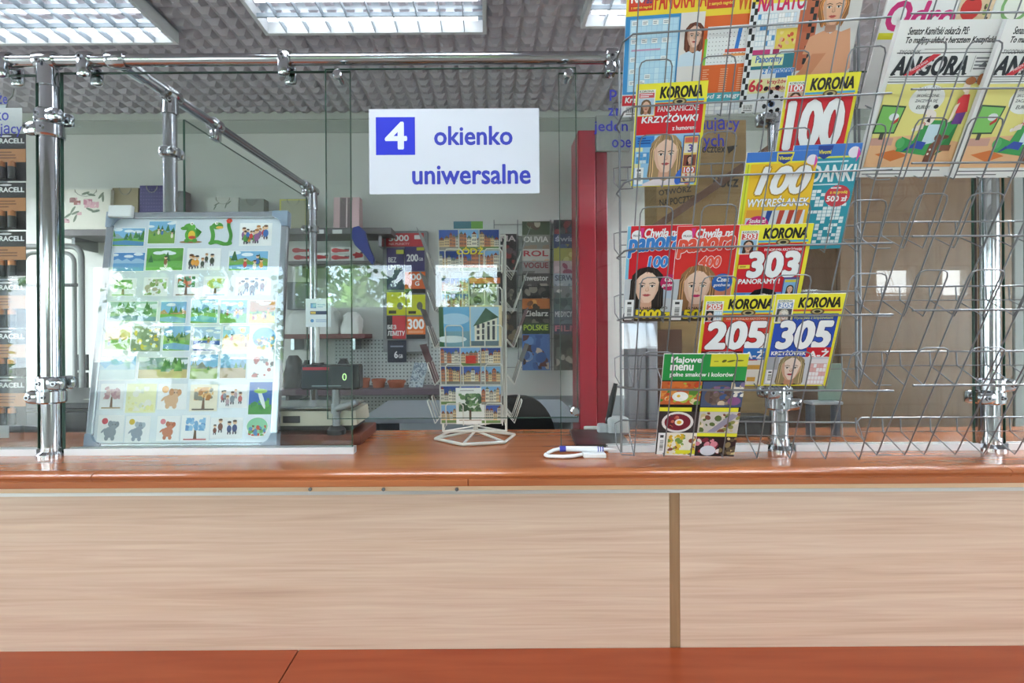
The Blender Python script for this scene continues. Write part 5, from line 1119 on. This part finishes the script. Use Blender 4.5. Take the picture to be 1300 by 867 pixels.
# ---- cardboard shipping boxes behind the rack
CB = noisy('cardboard', ['8f744c', '987c54', '876c46'], (1, 1, 6), 5, 4, .8); CBD = mat('6a4a34', .8)
def shipbox(px0, px1, py0, py1, d, dep, label, texts, ztop=None):
    a, b = box_at(px0, px1, py0, py1, d, dep)
    if ztop is not None: a = (a[0], a[1], ztop)
    e = empty('cardboard_box', ((a[0]+b[0])/2, d, a[2]), label, 'cardboard box', 'cardboard boxes behind the rack'); T_ = Matrix.Translation(-e.location)
    MB().box(a, b, CB, None, .004).build('box_body', e, T_)
    MB().box((a[0]+.01, a[1]+.03, b[2]), (b[0]-.01, b[1]-.03, b[2]+.002), mat('b59a70', .4)).build('packing_tape', e, T_)
    for n, (t, x0, y0, x1, y1, rot) in enumerate(texts):
        vs, fs, A, B, D, E_ = textgeo(t, .02, .1); p0, p1 = P(x0, y1, d-.001), P(x1, y0, d-.001); m = MB(); mx, mz = (p0.x+p1.x)/2, (p0.z+p1.z)/2
        out = []
        for v in vs:
            x = p0.x+(v[0]-A)/(B-A)*(p1.x-p0.x)-mx; z = p0.z+(v[1]-D)/(E_-D)*(p1.z-p0.z)-mz
            out.append((mx+x*math.cos(rot)-z*math.sin(rot), d-.001, mz+x*math.sin(rot)+z*math.cos(rot)))
        m.add(out, fs, mat('2a2420', .6)); m.build('lettering', e, T_)
    return e, a, b, T_
e, a, b, T_ = shipbox(833, 948, 152, 300, 2.1, .16, 'tan cardboard parcel box with dark lettering and a wing mark, upper of the stack', [('Pocztex', 886, 183, 921, 194, 0), ('Pocz', 905, 222, 938, 238, 0), ('OTWÓRZ', 836, 237, 878, 246, .12), ('NA POCZTEX', 837, 250, 886, 259, .12)])
m = MB(); m.prism([(P(x, y, 2.098).x, P(x, y, 2.098).z) for x, y in ((923, 186), (937, 184), (930, 191), (925, 195))], 2.0985, 2.0995, mat('2a2420', .6)); m.build('wing_mark', e, T_)
e2, a, b, T_ = shipbox(838, 985, 300, 560, 2.08, .2, 'large brown cardboard box under the lettered one', [], 0.0)
# slanting wooden board leaning on the boxes
def plank(p0, p1, wdt, th, m, name, label, cat):
    p0, p1 = Vector(p0), Vector(p1); ax = (p1-p0); L = ax.length; ax.normalize(); n = Vector((0, 1, 0)); sd = ax.cross(n).normalized()
    M = Matrix(((ax.x, n.x, sd.x, p0.x), (ax.y, n.y, sd.y, p0.y), (ax.z, n.z, sd.z, p0.z), (0, 0, 0, 1)))
    return tag(MB().box((0, -th/2, -wdt/2), (L, th/2, wdt/2), m, None, .002).build(name, None, M), label, cat)
plank(P(812, 302, 2.04), P(1004, 170, 2.04), .03, .02, mat('5f3f2c', .5), 'wooden_batten', 'dark brown wooden batten slanting across the cardboard boxes', 'batten')
thing_box('brown_carton', 835, 868, 418, 1050, 1.98, .09, mat('5a3a2a', .6), 'narrow dark brown carton standing before the large cardboard box', 'carton')
GREYP = mat('a29fa6', .5)
a, b = box_at(797, 836, 398, 560, 1.75, .06); a = (a[0], a[1], 0)
e = empty('roller_screen', ((a[0]+b[0])/2, 1.75, a[2]), 'grey folded screen standing behind the empty rack pockets', 'screen'); T_ = Matrix.Translation(-e.location); w3 = (b[0]-a[0])/3
for k in range(3): MB().box((a[0]+k*w3+.001, a[1]+(k % 2)*.012, a[2]), (a[0]+(k+1)*w3-.001, b[1], b[2]), GREYP, None, .006).build('panel', e, T_)
# brown cupboard
BW = noisy('brown_veneer', ['6a5038', '785c42', '70563c'], (12, 12, 1.5), 2, 5, .35)
a, b = box_at(1066, 1286, 190, 560, 1.9, .4); a = (a[0], a[1], 0)
e = empty('brown_cupboard', ((a[0]+b[0])/2, 1.9, 0), 'tall brown veneered cupboard behind the empty newspaper pockets', 'cupboard'); T_ = Matrix.Translation(-e.location)
MB().box((a[0], a[1]+.02, 0), b, BW).build('carcass', e, T_); xm = X(1242, 1.9)
for i, (x0, x1) in enumerate(((a[0]+.002, xm-.012), (xm+.012, b[0]-.002))): 
    dr = MB().box((x0, a[1], .06), (x1, a[1]+.018, b[2]-.01), BW, None, .003).build('door', e, T_)
MB().box((xm-.012, a[1]+.012, .06), (xm+.012, a[1]+.021, b[2]-.01), mat('2a2422', .6)).build('door_gap', e, T_)
thing_box('grey_cabinet', 1289, 1330, 190, 897, 1.95, .4, mat('9aa09f', .5), 'light grey cabinet edge beyond the brown cupboard', 'cabinet')
# ---- back desk, chair, frames
a, b = box_at(460, 735, 529, 560, 2.3, .6); a = (a[0], a[1], 0)
e = empty('office_desk', ((a[0]+b[0])/2, 2.3, 0), 'blue-grey office desk low behind the counter', 'desk'); T_ = Matrix.Translation(-e.location)
MB().box((a[0], 2.3, b[2]-.03), (b[0], b[1], b[2]), mat('8a939b', .4), None, .004).build('desk_top', e, T_)
for x in (a[0]+.03, b[0]-.07): MB().box((x, 2.34, 0), (x+.04, b[1]-.04, b[2]-.03), mat('6a737b', .5)).build('leg_panel', e, T_)
BLK = mat('17181b', .7, 0, .3)
c = P(655, 560, 1.85); e = empty('office_chair', (c.x, 1.9, 0), 'black office chair with a rounded backrest behind the counter', 'chair')
zt = P(655, 503, 1.85).z; n = 18; wv = X(707, 1.85)-X(655, 1.85)
prof = [(wv*1.0*math.copysign(abs(math.cos(math.pi*i/n))**.75, math.cos(math.pi*i/n)), zt-.22+.22*math.sin(math.pi*i/n)**.8) for i in range(n+1)] + [(-wv*.95, zt-.42), (wv*.95, zt-.42)]
MB().prism(prof, -.06, .0, BLK).build('backrest', e)
MB().box((-.22, -.06, .44), (.22, .40, .52), BLK, None, .03).build('seat', e); MB().tube([(0, -.03, .46), (0, -.03, zt-.4)], .025, BLK, 10).build('back_bar', e); MB().tube([(0, .15, .08), (0, .15, .45)], .025, STEEL, 12).build('gas_lift', e)
for k in range(5):
    an = k*2*math.pi/5; f = MB().tube([(0, .15, .09), (.27*math.cos(an), .15+.27*math.sin(an), .06)], [.025, .016], BLK, 8).build('foot', e); MB().lathe((.27*math.cos(an), .15+.27*math.sin(an), .03), [(.029, -.012), (.029, .012)], BLK, 14, 'y').build('caster', f)
# grey tube frame far side
m1 = mat('9a9c9c', .35, .6); e = empty('tube_frame', (X(70, 2.5), 2.5, 0), 'grey bent-tube garment frame below the floral gift bag', 'frame'); T_ = Matrix.Translation(-e.location)
def bent(px0, px1, py, d, r):
    x0, x1 = X(px0, d), X(px1, d); z = P((px0+px1)/2, py, d).z; c = .05; pts = [(x0, d, .0), (x0, d, z-c)] + [(x0+c-c*math.cos(i*math.pi/8), d, z-c+c*math.sin(i*math.pi/8)) for i in range(1, 5)] + [(x1-c+c*math.sin(i*math.pi/8), d, z-c+c*math.cos(i*math.pi/8)) for i in range(0, 4)] + [(x1, d, z-c), (x1, d, 0)]
    return MB().tube(pts, r, m1, 10)
bent(22, 104, 313, 2.5, .014).build('outer_tube', e, T_); bent(30, 95, 321, 2.54, .010).build('inner_tube', e, T_); MB().tube([(X(22, 2.5), 2.5, P(60, 362, 2.5).z), (X(104, 2.5), 2.5, P(60, 362, 2.5).z)], .008, mat('4a4a4c', .5), 8).build('cross_tube', e, T_)
# dark cabinet low at the far end
DKC = mat('24262c', .35, 0, .5); a, b = box_at(-60, 112, 512, 560, 1.62, .5); a = (a[0], a[1], 0)
e = empty('black_cabinet', ((a[0]+b[0])/2, 1.62, 0), 'low black cabinet behind the railing post', 'cabinet'); T_ = Matrix.Translation(-e.location)
MB().box((a[0], 1.64, 0), (b[0], b[1], b[2]-.02), DKC).build('carcass', e, T_); MB().box((a[0]-.01, 1.62, b[2]-.02), (b[0]+.01, b[1], b[2]), DKC, None, .004).build('top', e, T_)
for k in range(2): x = a[0]+(b[0]-a[0])*(.02+.49*k); MB().box((x, 1.626, .08), (x+(b[0]-a[0])*.47, 1.64, b[2]-.03), DKC, None, .003).build('door', e, T_)
sl_ = MB().box((0, 0, 0), (.05, .035, .001), mat('c9c9c4', .5)); sl_.add([(.008+.006*i, .012, .0012) for i in range(5)]+[(.011+.006*i, .024, .0012) for i in range(5)], [(0, 1, 6, 5)], mat('5a5a5a', .5))
tag(sl_.build('paper_slip', None, Matrix.Translation((X(98, 1.64)-.03, 1.7, b[2]+.0005)) @ Matrix.Rotation(-.25, 4, 'Z') @ Matrix.Scale(1.6, 4)), 'white paper slip lying on the black cabinet', 'paper')
card('photo_frame', 96, 111, 450, 470, 2.9, lambda p: p.R(0, 0, 1, 1, '2a2a30').E(.5, .5, .2, .12, '8a8a90', 12), 'dark picture card, upper of two beside the whiteboard', 'picture', 'dark pictures on the wall', .01, 0, False, '1c1c20')
card('photo_frame', 97, 111, 473, 499, 2.9, lambda p: p.R(0, 0, 1, 1, '1f1f24').R(.1, .1, .9, .9, '3a3a40').poly([(.3, .15), (.5, .8), (.75, .15)], 'b9a9a4'), 'dark picture card, lower of two beside the whiteboard', 'picture', 'dark pictures on the wall', .01, 0, False, '1c1c20')

# ---- hanging battery packs behind the first pane
STR = []
zhook = P(16, 132, 1.33).z
e = empty('hanging_strip', (X(-2, 1.335), 1.335, P(0, 560, 1.335).z), 'clear plastic hanging strip carrying battery packs, topped by a white label', 'display strip'); T_ = Matrix.Translation(-e.location)
a, b = box_at(-14, 10, 133, 556, 1.336, .001); MB().box(a, b, mat('b9c0c4', .2)).build('strip', e, T_)
a, b = box_at(-24, 28, 137, 167, 1.333, .001); MB().box(a, b, mat('c4c6c8', .4)).build('label_plate', e, T_)
MB().tube([P(8, 137, 1.335), P(10, 128, 1.335), P(16, 122, 1.335), P(18, 112, 1.335)], .0015, STEEL, 6).build('hook', e, T_)
for k, w_ in enumerate(('topmost', 'second from the top', 'third from the top', 'fourth from the top', 'fifth from the top', 'lowest')):
    y0 = 170+62*k; y1 = y0+60; d = 1.322
    a, b = box_at(-34, 33, y0, y1, d, .002); ee = empty('battery_pack', ((a[0]+b[0])/2, d, a[2]), 'black and copper battery blister pack, %s on the hanging strip' % w_, 'battery pack', 'battery packs on the hanging strip'); T2 = Matrix.Translation(-ee.location)
    p = Pr(b[0]-a[0], b[2]-a[2]); p.mb.box((0, 0, -.001), (p.w, p.h, 0), pr('1f1d20')); p.R(0, .62, 1, 1, '222024').T('DURACELL', .30, .80, .97, .90, 'e9e9ea', .05).E(.62, .95, .12, .02, 'd9d9dc', 10)
    p.R(0, .40, 1, .68, 'b5794a').lines(.35, .46, .85, .64, 3, '7a4a2a', k).R(0, 0, 1, .40, '1f1d20')
    p.build('card_back', ee, T2 @ basis(Vector((a[0], d-.0005, a[2])), EU, EV))
    for i in range(4):
        x = a[0]+(b[0]-a[0])*(.2+.2*i); bt = MB().lathe((x, d-.010, a[2]+.004), [(.008, 0), (.0085, .002), (.0085, .030)], mat('222224', .3), 14).lathe((x, d-.010, a[2]+.034), [(.0085, 0), (.0085, .012), (.004, .013), (.004, .015)], mat('b9764a', .3, .7), 14)
        bt.build('battery', ee, T2)

# ================================================================ ON THE COUNTER
# wooden base, scale, display
a = (-1.05, 1.315, CT); b = (-.335, 1.50, CT+.028)
tag(MB().box(a, b, mat('6f4034', .35), None, .003).build('wooden_board'), 'flat brown wooden base board under the parcel scale', 'board')
zs = CT+.028
CRM = mat('c9c6b4', .4); e = empty('parcel_scale', (-.58, 1.42, zs), 'cream parcel scale with a grey weighing plate', 'scale'); T_ = Matrix.Translation(-e.location)
x0, x1 = -.80, -.352
m = MB(); zz = zs+.02; zt = zs+.058
vs = [(x0, 1.335, zz), (x1-.01, 1.335, zz), (x1, 1.345, zz), (x1, 1.485, zz), (x0, 1.485, zz), (x0+.004, 1.337, zt), (x1-.014, 1.337, zt), (x1-.004, 1.346, zt), (x1-.004, 1.483, zt), (x0+.004, 1.483, zt)]
m.add(vs, [(4, 3, 2, 1, 0), (5, 6, 7, 8, 9), (0, 1, 6, 5), (1, 2, 7, 6), (2, 3, 8, 7), (3, 4, 9, 8), (4, 0, 5, 9)], CRM).build('housing', e, T_)
MB().box((x0+.01, 1.345, zs+.006), (x1-.012, 1.478, zz), mat('2a2a2c', .6)).build('underbody', e, T_)
MB().box((x0+.008, 1.338, zt+.004), (x1-.012, 1.48, zt+.012), mat('9aa0a0', .25, .7), None, .003).build('weighing_plate', e, T_)
MB().box((-.66, 1.3335, zz+.008), (-.55, 1.3355, zz+.03), mat('dfe0da', .5)).build('rating_label', e, T_); MB().box((-.545, 1.3335, zz+.008), (-.50, 1.3355, zz+.026), mat('3a3a3e', .5)).build('button_panel', e, T_)
for xx in (x0+.04, x1-.05):
    for yy in (1.36, 1.46): MB().lathe((xx, yy, zs), [(.014, 0), (.014, .007)], mat('1c1c1e', .7), 14).build('foot', e, T_)
# customer display on a pole
dD = 1.322; px_, py_ = X(426, 1.325), 1.327
e = empty('customer_display', (px_, py_, zs), 'dark customer display on a grey pole showing a green zero', 'display'); T_ = Matrix.Translation(-e.location)
a, b = box_at(381, 456, 463, 495, 1.305, .045)
MB().box(a, b, mat('1b1e24', .25, 0, .5), None, .006).build('housing', e, T_)
p = Pr((b[0]-a[0])*.84, (b[2]-a[2])*.86); p.R(0, 0, 1, 1, '22303a').R(.02, .84, .55, .97, 'a52a3c').lines(.2, .06, .8, .16, 1, '8a9aa0', 2); 
scr = p.build('screen', e, T_ @ basis(Vector((a[0]+(b[0]-a[0])*.03, a[1]-.0008, a[2]+(b[2]-a[2])*.07)), EU, EV))
vs, fs, A, B, D, E_ = textgeo('0', .0, 0); q0, q1 = P(434.5, 483, 1.303), P(440, 474, 1.303)
MB().add([(q0.x+(v[0]-A)/(B-A)*(q1.x-q0.x), 1.3032, q0.z+(v[1]-D)/(E_-D)*(q1.z-q0.z)) for v in vs], fs, emit('b9f0a0', 1.0, 'display_digit')).build('digit', scr, Matrix.Translation(-e.location) if False else (T_ @ basis(Vector((a[0]+(b[0]-a[0])*.03, a[1]-.0008, a[2]+(b[2]-a[2])*.07)), EU, EV)).inverted() @ T_)
GP = mat('8f9499', .35, .3)
MB().tube([(px_, py_, zs), (px_, py_, a[2]+.002)], .010, GP, 16).build('pole', e, T_); MB().lathe((px_, py_, zs), [(.024, 0), (.024, .012), (.014, .022)], mat('2a2c30', .5), 20).build('base', e, T_)
c = P(430, 519, 1.318); MB().tube([(c.x-.006, py_-.008, c.z), (c.x+.05, py_-.014, c.z+.018)], [.009, .008], GP, 14).tube([(px_, py_, c.z-.012), (px_, py_, c.z+.012)], .0135, GP, 16).build('clamp_lever', e, T_)
# notice on its own little pole above the display
x = X(403, 1.325); e = empty('counter_notice', (x, 1.325, b[2]), 'small white notice with blue print on a thin pole above the customer display', 'notice'); T_ = Matrix.Translation(-e.location)
MB().tube([(x, 1.325, b[2]), (x, 1.325, P(403, 398, 1.325).z)], .0055, mat('d4d6d4', .3), 12).build('pole', e, T_); MB().box((x-.012, 1.312, b[2]), (x+.012, 1.34, b[2]+.004), mat('3a3a3c', .5)).build('foot_plate', e, T_)
a, b = box_at(388, 420, 379, 415, 1.317, .003); p = Pr(b[0]-a[0], b[2]-a[2]); p.mb.box((0, 0, -.003), (p.w, p.h, 0), pr('dfe8ef'))
p.R(.2, .66, .42, .84, '5f8ac0').lines(.46, .68, .82, .82, 3, '7fa0c8', 1).R(.18, .44, .85, .56, '3a4a6a').R(.2, .46, .4, .54, 'd9b85a').E(.26, .22, .07, .07, '4f8ac0', 12).lines(.4, .16, .85, .28, 2, '8aa8cc', 2)
p.build('plate', e, T_ @ basis(Vector((a[0], 1.317, a[2])), EU, EV))

# pen on a holder
e = empty('counter_pen', (X(730, 1.18), 1.18, CT), 'white ballpoint pen with blue end lying in a white stick-on holder with a looped cord', 'pen'); T_ = Matrix.Translation(-e.location)
PW_ = mat('eceef0', .35, 0, .5); PB = mat('3a3fa0', .35)
yy = 1.185; c = lambda px, z: Vector((X(px, yy), yy, CT+z))
MB().tube([c(717, .017), c(757, .016), c(766, .0155), c(782, .0145)], [.0065, .0065, .0045, .0012], PW_, 16).build('barrel', e, T_)
MB().tube([c(709.5, .017), c(717.2, .017)], .0072, PB, 16).build('end_cap', e, T_)
m = MB()
for px in (758, 761, 764): m.tube([c(px-.6, .016), c(px+.6, .016)], .0068 if px < 760 else .006, PB, 14)
m.build('grip_stripes', e, T_)
pts = [c(710, .017), c(702, .014), c(695, .008)]+[Vector((X(694, yy)+.004-.010*math.sin(t), yy-.012+.012*math.cos(t), CT+.0055)) for t in (.3, .9, 1.5, 2.1, 2.7)]+[c(712, .005)-Vector((0, .026, 0)), c(726, .0055)-Vector((0, .022, 0)), c(737, .006)-Vector((0, .01, 0))]
MB().tube(pts, .0042, PW_, 10).build('cord', e, T_)
MB().box((X(738, yy), yy-.024, CT), (X(766, yy), yy+.004, CT+.0105), PW_, None, .002).build('holder', e, T_)
# signing pad
a = P(722, 546, 1.49); x0, x1 = X(726, 1.255), X(787, 1.255)
m = MB(); vs = [(X(731, 1.27), 1.275, CT+.0005), (X(800, 1.27), 1.275, CT+.0005), (X(786, 1.48), 1.48, CT+.0005), (X(722, 1.48), 1.48, CT+.0005)]; vs += [(x, y, z+.006) for x, y, z in vs]
m.add(vs, [(3, 2, 1, 0), (4, 5, 6, 7), (0, 1, 5, 4), (1, 2, 6, 5), (2, 3, 7, 6), (3, 0, 4, 7)], mat('1a1c21', .3, 0, .35)); tag(m.build('signing_pad'), 'flat glossy black pad lying on the counter behind the glass', 'pad')
thing_box('paper_block', 742, 764, 542, 546.5, 1.49, .02, mat('e4e4e2', .6), 'small white paper block behind the glossy black pad', 'paper')
e = empty('stylus_stand', (X(783, 1.44), 1.44, CT), 'white stand holding a black stylus beside the glossy pad', 'stand')
MB().box((-.03, -.02, 0), (.03, .025, .05), mat('d9dce0', .4), None, .008).build('stand_body', e); MB().box((-.055, -.01, 0), (-.03, .02, .03), mat('d9dce0', .4), None, .006).build('stand_wing', e)
MB().tube([(-.028, .0, .03), (-.014, 0, .10), (-.004, 0, .145)], [.007, .009, .006], mat('1d2026', .4), 12).build('stylus', e)
# small card holder below the rack
e = empty('card_holder', (X(1045, 1.4), 1.4, CT), 'grey plastic leaflet holder standing behind the rack near the cupboard', 'holder')
GPL = mat('a9adb5', .4)
MB().box((-.045, -.02, .088), (.042, .02, .097), GPL, None, .003).build('ledge', e)
for x in (-.045, .025): MB().box((x, -.012, 0), (x+.016, .012, .088), mat('4a4f5c', .4), None, .004).build('leg', e)
MB().box((-.01, .005, .097), (.055, .010, .20), mat('7f9488', .3), None, .002).build('leaflet', e)
tag(MB().box((X(880, 1.42)-.03, 1.40, CT), (X(975, 1.42), 1.47, CT+.055), mat('1a1a1c', .4), None, .006).build('black_device'), 'low black device on the counter behind the recipe magazine', 'device')

# ================================================================ POSTCARD SPINNER
scx, scy = X(603, 1.392), 1.392
WW = mat('dcdad2', .4, .1)
e = empty('postcard_spinner', (scx, scy, CT), 'white wire postcard spinner on a hexagonal wire base', 'spinner'); T_ = Matrix.Translation(-e.location)
R6 = .112
hexp = lambda r_, z, a0=.25: [(scx+r_*math.cos(a0+k*math.pi/3), scy+r_*.92*math.sin(a0+k*math.pi/3), z) for k in range(6)]
MB().tube(hexp(R6, CT+.005), .0042, WW, 10, True).build('base_ring', e, T_)
hp = hexp(R6, CT+.005)
for k in (0, 1, 2): MB().tube([hp[k], (scx, scy, CT+.022), hp[k+3]], .0035, WW, 8).build('base_spoke', e, T_)
zc0, zc1 = CT+.035, Z(283, 1.39, 600)
MB().tube([(scx, scy, CT+.018), (scx, scy, zc1-.03)], .007, WW, 14).build('pole', e, T_)
HWX, HWY = .082, .078
corners = [(scx-HWX, scy-HWY), (scx+HWX, scy-HWY), (scx+HWX, scy+HWY), (scx-HWX, scy+HWY)]
for z in (zc0, zc1-.05): MB().tube([(x, y, z) for x, y in corners], .003, WW, 8, True).build('ring', e, T_)
for x, y in corners: MB().tube([(x, y, zc0), (x, y, zc1-.05)], .003, WW, 8).build('upright', e, T_)
for z in (zc0, zc1-.05):
    for k in (0, 1): MB().tube([(*corners[k], z), (*corners[k+2], z)], .002, WW, 6).build('brace', e, T_)
tiers = [Z(y, 1.30, 600) for y in (538, 489, 441, 394, 346)]
lean = math.radians(14)
def face_frame(f):
    a = f*math.pi/2; n = Vector((math.sin(a), -math.cos(a), 0)); u = Vector((math.cos(a), math.sin(a), 0)); off = HWY if f % 2 == 0 else HWX
    return Vector((scx, scy, 0))+n*(off+.004), u, n
for f in (0, 1, 3):
    o_, u, n = face_frame(f)
    for z in tiers:
        m = MB(); hw = .076; g = lambda du, out, dz: o_+u*du+n*out+EV*(z+dz)
        for x in (-.05, .05): m.tube([g(x-.022, 0, .02), g(x-.022, .018, -.002), g(x-.022, .036, .05), g(x-.017, .038, .056), g(x+.017, .038, .056), g(x+.022, .036, .05), g(x+.022, .018, -.002), g(x+.022, 0, .02)], .0016, WW, 6)
        m.tube([g(-hw, 0, .02), g(hw, 0, .02)], .0016, WW, 6)
        m.build('pocket_wire', e, T_)
def postcard(f, tier, du, w, h, draw, label, out=0.0, ln=lean, back='dcdad4', grp='postcards on the spinner'):
    o_, u, n = face_frame(f); p0 = o_+u*du+n*(.016-out)+EV*(tiers[tier]+.001)
    ev = EV*math.cos(ln)+n*math.sin(ln)
    return sheet('postcard', basis(p0-u*(w/2), u, ev), w, h, draw, label, 'postcard', grp, .001, back)
def pxw(x): return (x-603)*1.31/F
def multi(seed, label=None):
    def d(p):
        p.R(0, 0, 1, 1, 'd0d0cc')
        for i in range(3):
            for j in range(2): p.town(.02+.325*i, .03+.485*j, .325+.325*i, .49+.485*j, seed*7+i*2+j, ['3f5fb0', '7fb0e0', '2f4a90'][(i+j+seed) % 3])
        if label: p.T(label, .30, .42, .72, .60, 'e9d84a', .05, 0, '3a2a1a', .04)
    return d
def d_red(p): multi(5)(p); p.R(.42, .58, .58, .78, 'cf3a30')
def d_lodz(p): multi(2, 'ŁÓDŹ')(p)
def d_poz(p): p.R(0, 0, 1, 1, '4f7a8a').R(.6, .5, 1, 1, '6a9a4a').E(.4, .7, .3, .1, '8fb0c0', 12).T('Pozdrowienia', .2, .62, .98, .80, 'c9404a', .04, .15, WH, .03)
def d_film(p):
    p.R(0, 0, 1, 1, '26262a').R(0, .80, 1, .97, 'c96a3a')
    for k in range(7): p.R(.04+.14*k, .02, .11+.14*k, .08, 'd9d9d6').R(.04+.14*k, .70, .11+.14*k, .76, 'd9d9d6')
    p.R(.04, .12, .48, .66, '8a8a88').R(.52, .12, .96, .66, 'a4a4a0'); p.T('ŁÓDŹ', .06, .54, .46, .66, 'f0f0ee', .04).E(.26, .3, .14, .14, '3a3a3a', 12).E(.74, .34, .16, .16, '4a4a4c', 12).E(.74, .34, .07, .07, 'c9c9c4', 10)
def d_sky(p): p.R(0, 0, 1, 1, '6fb0dc').E(.5, .7, .5, .2, 'a9d0ea', 14).R(0, 0, 1, .4, '7fa8b8').R(.0, .0, .15, 1, '3f6a4a').E(.4, .2, .5, .12, 'e4ecee', 14)
def d_house(p):
    p.R(0, 0, 1, 1, 'd9c9a0').R(.03, .03, .9, .97, '9fc4dc').poly([(.15, .1), (.15, .55), (.85, .75), (.85, .1)], 'e9e4d4').poly([(.1, .5), (.5, .95), (.9, .72)], '4a6a58').R(.03, .03, .9, .15, '6a7a84')
    for i in range(4):
        for j in range(3): p.R(.22+.16*i, .18+.14*j, .30+.16*i, .27+.14*j+.03*i, '4a5058')
def d_tree(p): p.R(0, 0, 1, 1, 'eceeec').blobs(.1, .35, .9, .85, 60, ['4f7a50', '6a8f60', '8aa37a', '3f6048'], 3, .05, .11).R(.46, .12, .54, .4, '5a4a3a').lines(.15, .9, .85, .97, 1, 'b9b9b9', 3).R(.1, .1, .9, .13, 'b9a99a')
postcard(0, 0, pxw(599), .158, .105, multi(1), 'wide multi-view town postcard in the lowest front pocket, behind the tree card')
postcard(0, 0, pxw(598), .072, .098, d_tree, 'white postcard with one green tree drawing', -.003)
postcard(0, 1, pxw(599), .158, .102, d_red, 'multi-view postcard with a small red square label')
postcard(0, 2, pxw(579), .078, .105, d_sky, 'blue sky postcard left of the drawn townhouse card'.replace(' left of', ' beside'))
postcard(0, 2, pxw(618), .082, .108, d_house, 'postcard with a drawn white townhouse under a green roof', -.002)
postcard(0, 3, pxw(617), .078, .085, d_film, 'black and white film-strip postcard')
postcard(0, 3, pxw(580), .070, .085, multi(4), 'small multi-view postcard beside the film-strip one', .002)
postcard(0, 4, pxw(598), .158, .108, d_lodz, 'multi-view night postcard with a yellow town name, in the top front pocket', -.002)
postcard(0, 4, pxw(597), .074, .128, d_poz, 'greetings postcard with red script peeping out at the top', .006)
side = [('7f8184', 'grey'), ('6a3440', 'maroon'), ('77797c', 'dull grey'), ('8a8c8e', 'pale grey')]
for f, nm in ((1, 'red pillar'), (3, 'starter cards')):
    for k, t in enumerate((1, 2, 3, 4)):
        c, cn = side[(k + (0 if f == 1 else 1)) % 4]
        postcard(f, t, 0, .14, .13 if t == 4 else .11, lambda p, c=c, k=k: p.R(0, 0, 1, 1, c).town(.04, .05, .96, .95, 60+k), '%s-backed postcard leaning out of the %s side pocket facing the %s' % (cn, ('second', 'third', 'fourth', 'topmost')[k], nm), -.004, math.radians(20), c, 'postcards on the spinner sides')
# ================================================================ CAMERA AND LIGHT
cd = bpy.data.cameras.new('camera'); cam = bpy.data.objects.new('camera', cd); C.objects.link(cam)
cd.sensor_width = 36; cd.sensor_fit = 'HORIZONTAL'; cd.lens = F/1300*36
cd.shift_x = (650-CX)/1300; cd.shift_y = -(433.5-CY)/1300; cd.clip_start = .02; cd.clip_end = 200
cam.matrix_world = Matrix.Translation((0, 0, EYE)) @ Matrix.Rotation(math.pi/2, 4, 'X') @ Matrix.Rotation(-RO, 4, 'Z')
SC.camera = cam
w = bpy.data.worlds.new('sky'); SC.world = w; w.use_nodes = True
nt = w.node_tree; bg = nt.nodes['Background']; bg.inputs['Strength'].default_value = 6.5
tc = nt.nodes.new('ShaderNodeTexCoord'); mp = nt.nodes.new('ShaderNodeMapping'); mp.inputs['Scale'].default_value = (1, 1, 3)
n = nt.nodes.new('ShaderNodeTexNoise'); n.inputs['Scale'].default_value = 2.2; n.inputs['Detail'].default_value = 6
r = nt.nodes.new('ShaderNodeValToRGB'); r.color_ramp.elements[0].position = .42; r.color_ramp.elements[0].color = (.62, .80, 1, 1); r.color_ramp.elements[1].position = .6; r.color_ramp.elements[1].color = (1, 1, 1, 1)
nt.links.new(tc.outputs['Generated'], mp.inputs[0]); nt.links.new(mp.outputs[0], n.inputs['Vector']); nt.links.new(n.outputs[0], r.inputs[0]); nt.links.new(r.outputs[0], bg.inputs['Color'])
for i, (a, b, c, d) in enumerate(wins):
    l = bpy.data.lights.new('window_portal', 'AREA'); l.shape = 'RECTANGLE'; l.size = b-a; l.size_y = d-c; l.cycles.is_portal = True
    o = bpy.data.objects.new('window_portal', l); C.objects.link(o); o.location = ((a+b)/2, YB-.02, (c+d)/2); o.rotation_euler = (math.radians(90), 0, 0)
sl = bpy.data.lights.new('sun', 'SUN'); sl.energy = 5; sl.angle = .02; so = bpy.data.objects.new('sun', sl); C.objects.link(so); so.rotation_euler = (math.radians(-38), math.radians(12), 0)
vs_ = SC.view_settings; SC.display_settings.display_device = 'sRGB'
vs_.view_transform = 'Standard'; vs_.look = 'None'; vs_.gamma = 1; vs_.use_curve_mapping = False; vs_.exposure = 1.05
SC.cycles.use_denoising = True; SC.cycles.max_bounces = 8; SC.cycles.transparent_max_bounces = 24; SC.cycles.diffuse_bounces = 4; SC.cycles.caustics_reflective = False; SC.cycles.caustics_refractive = False
SC.cycles.sample_clamp_indirect = 6
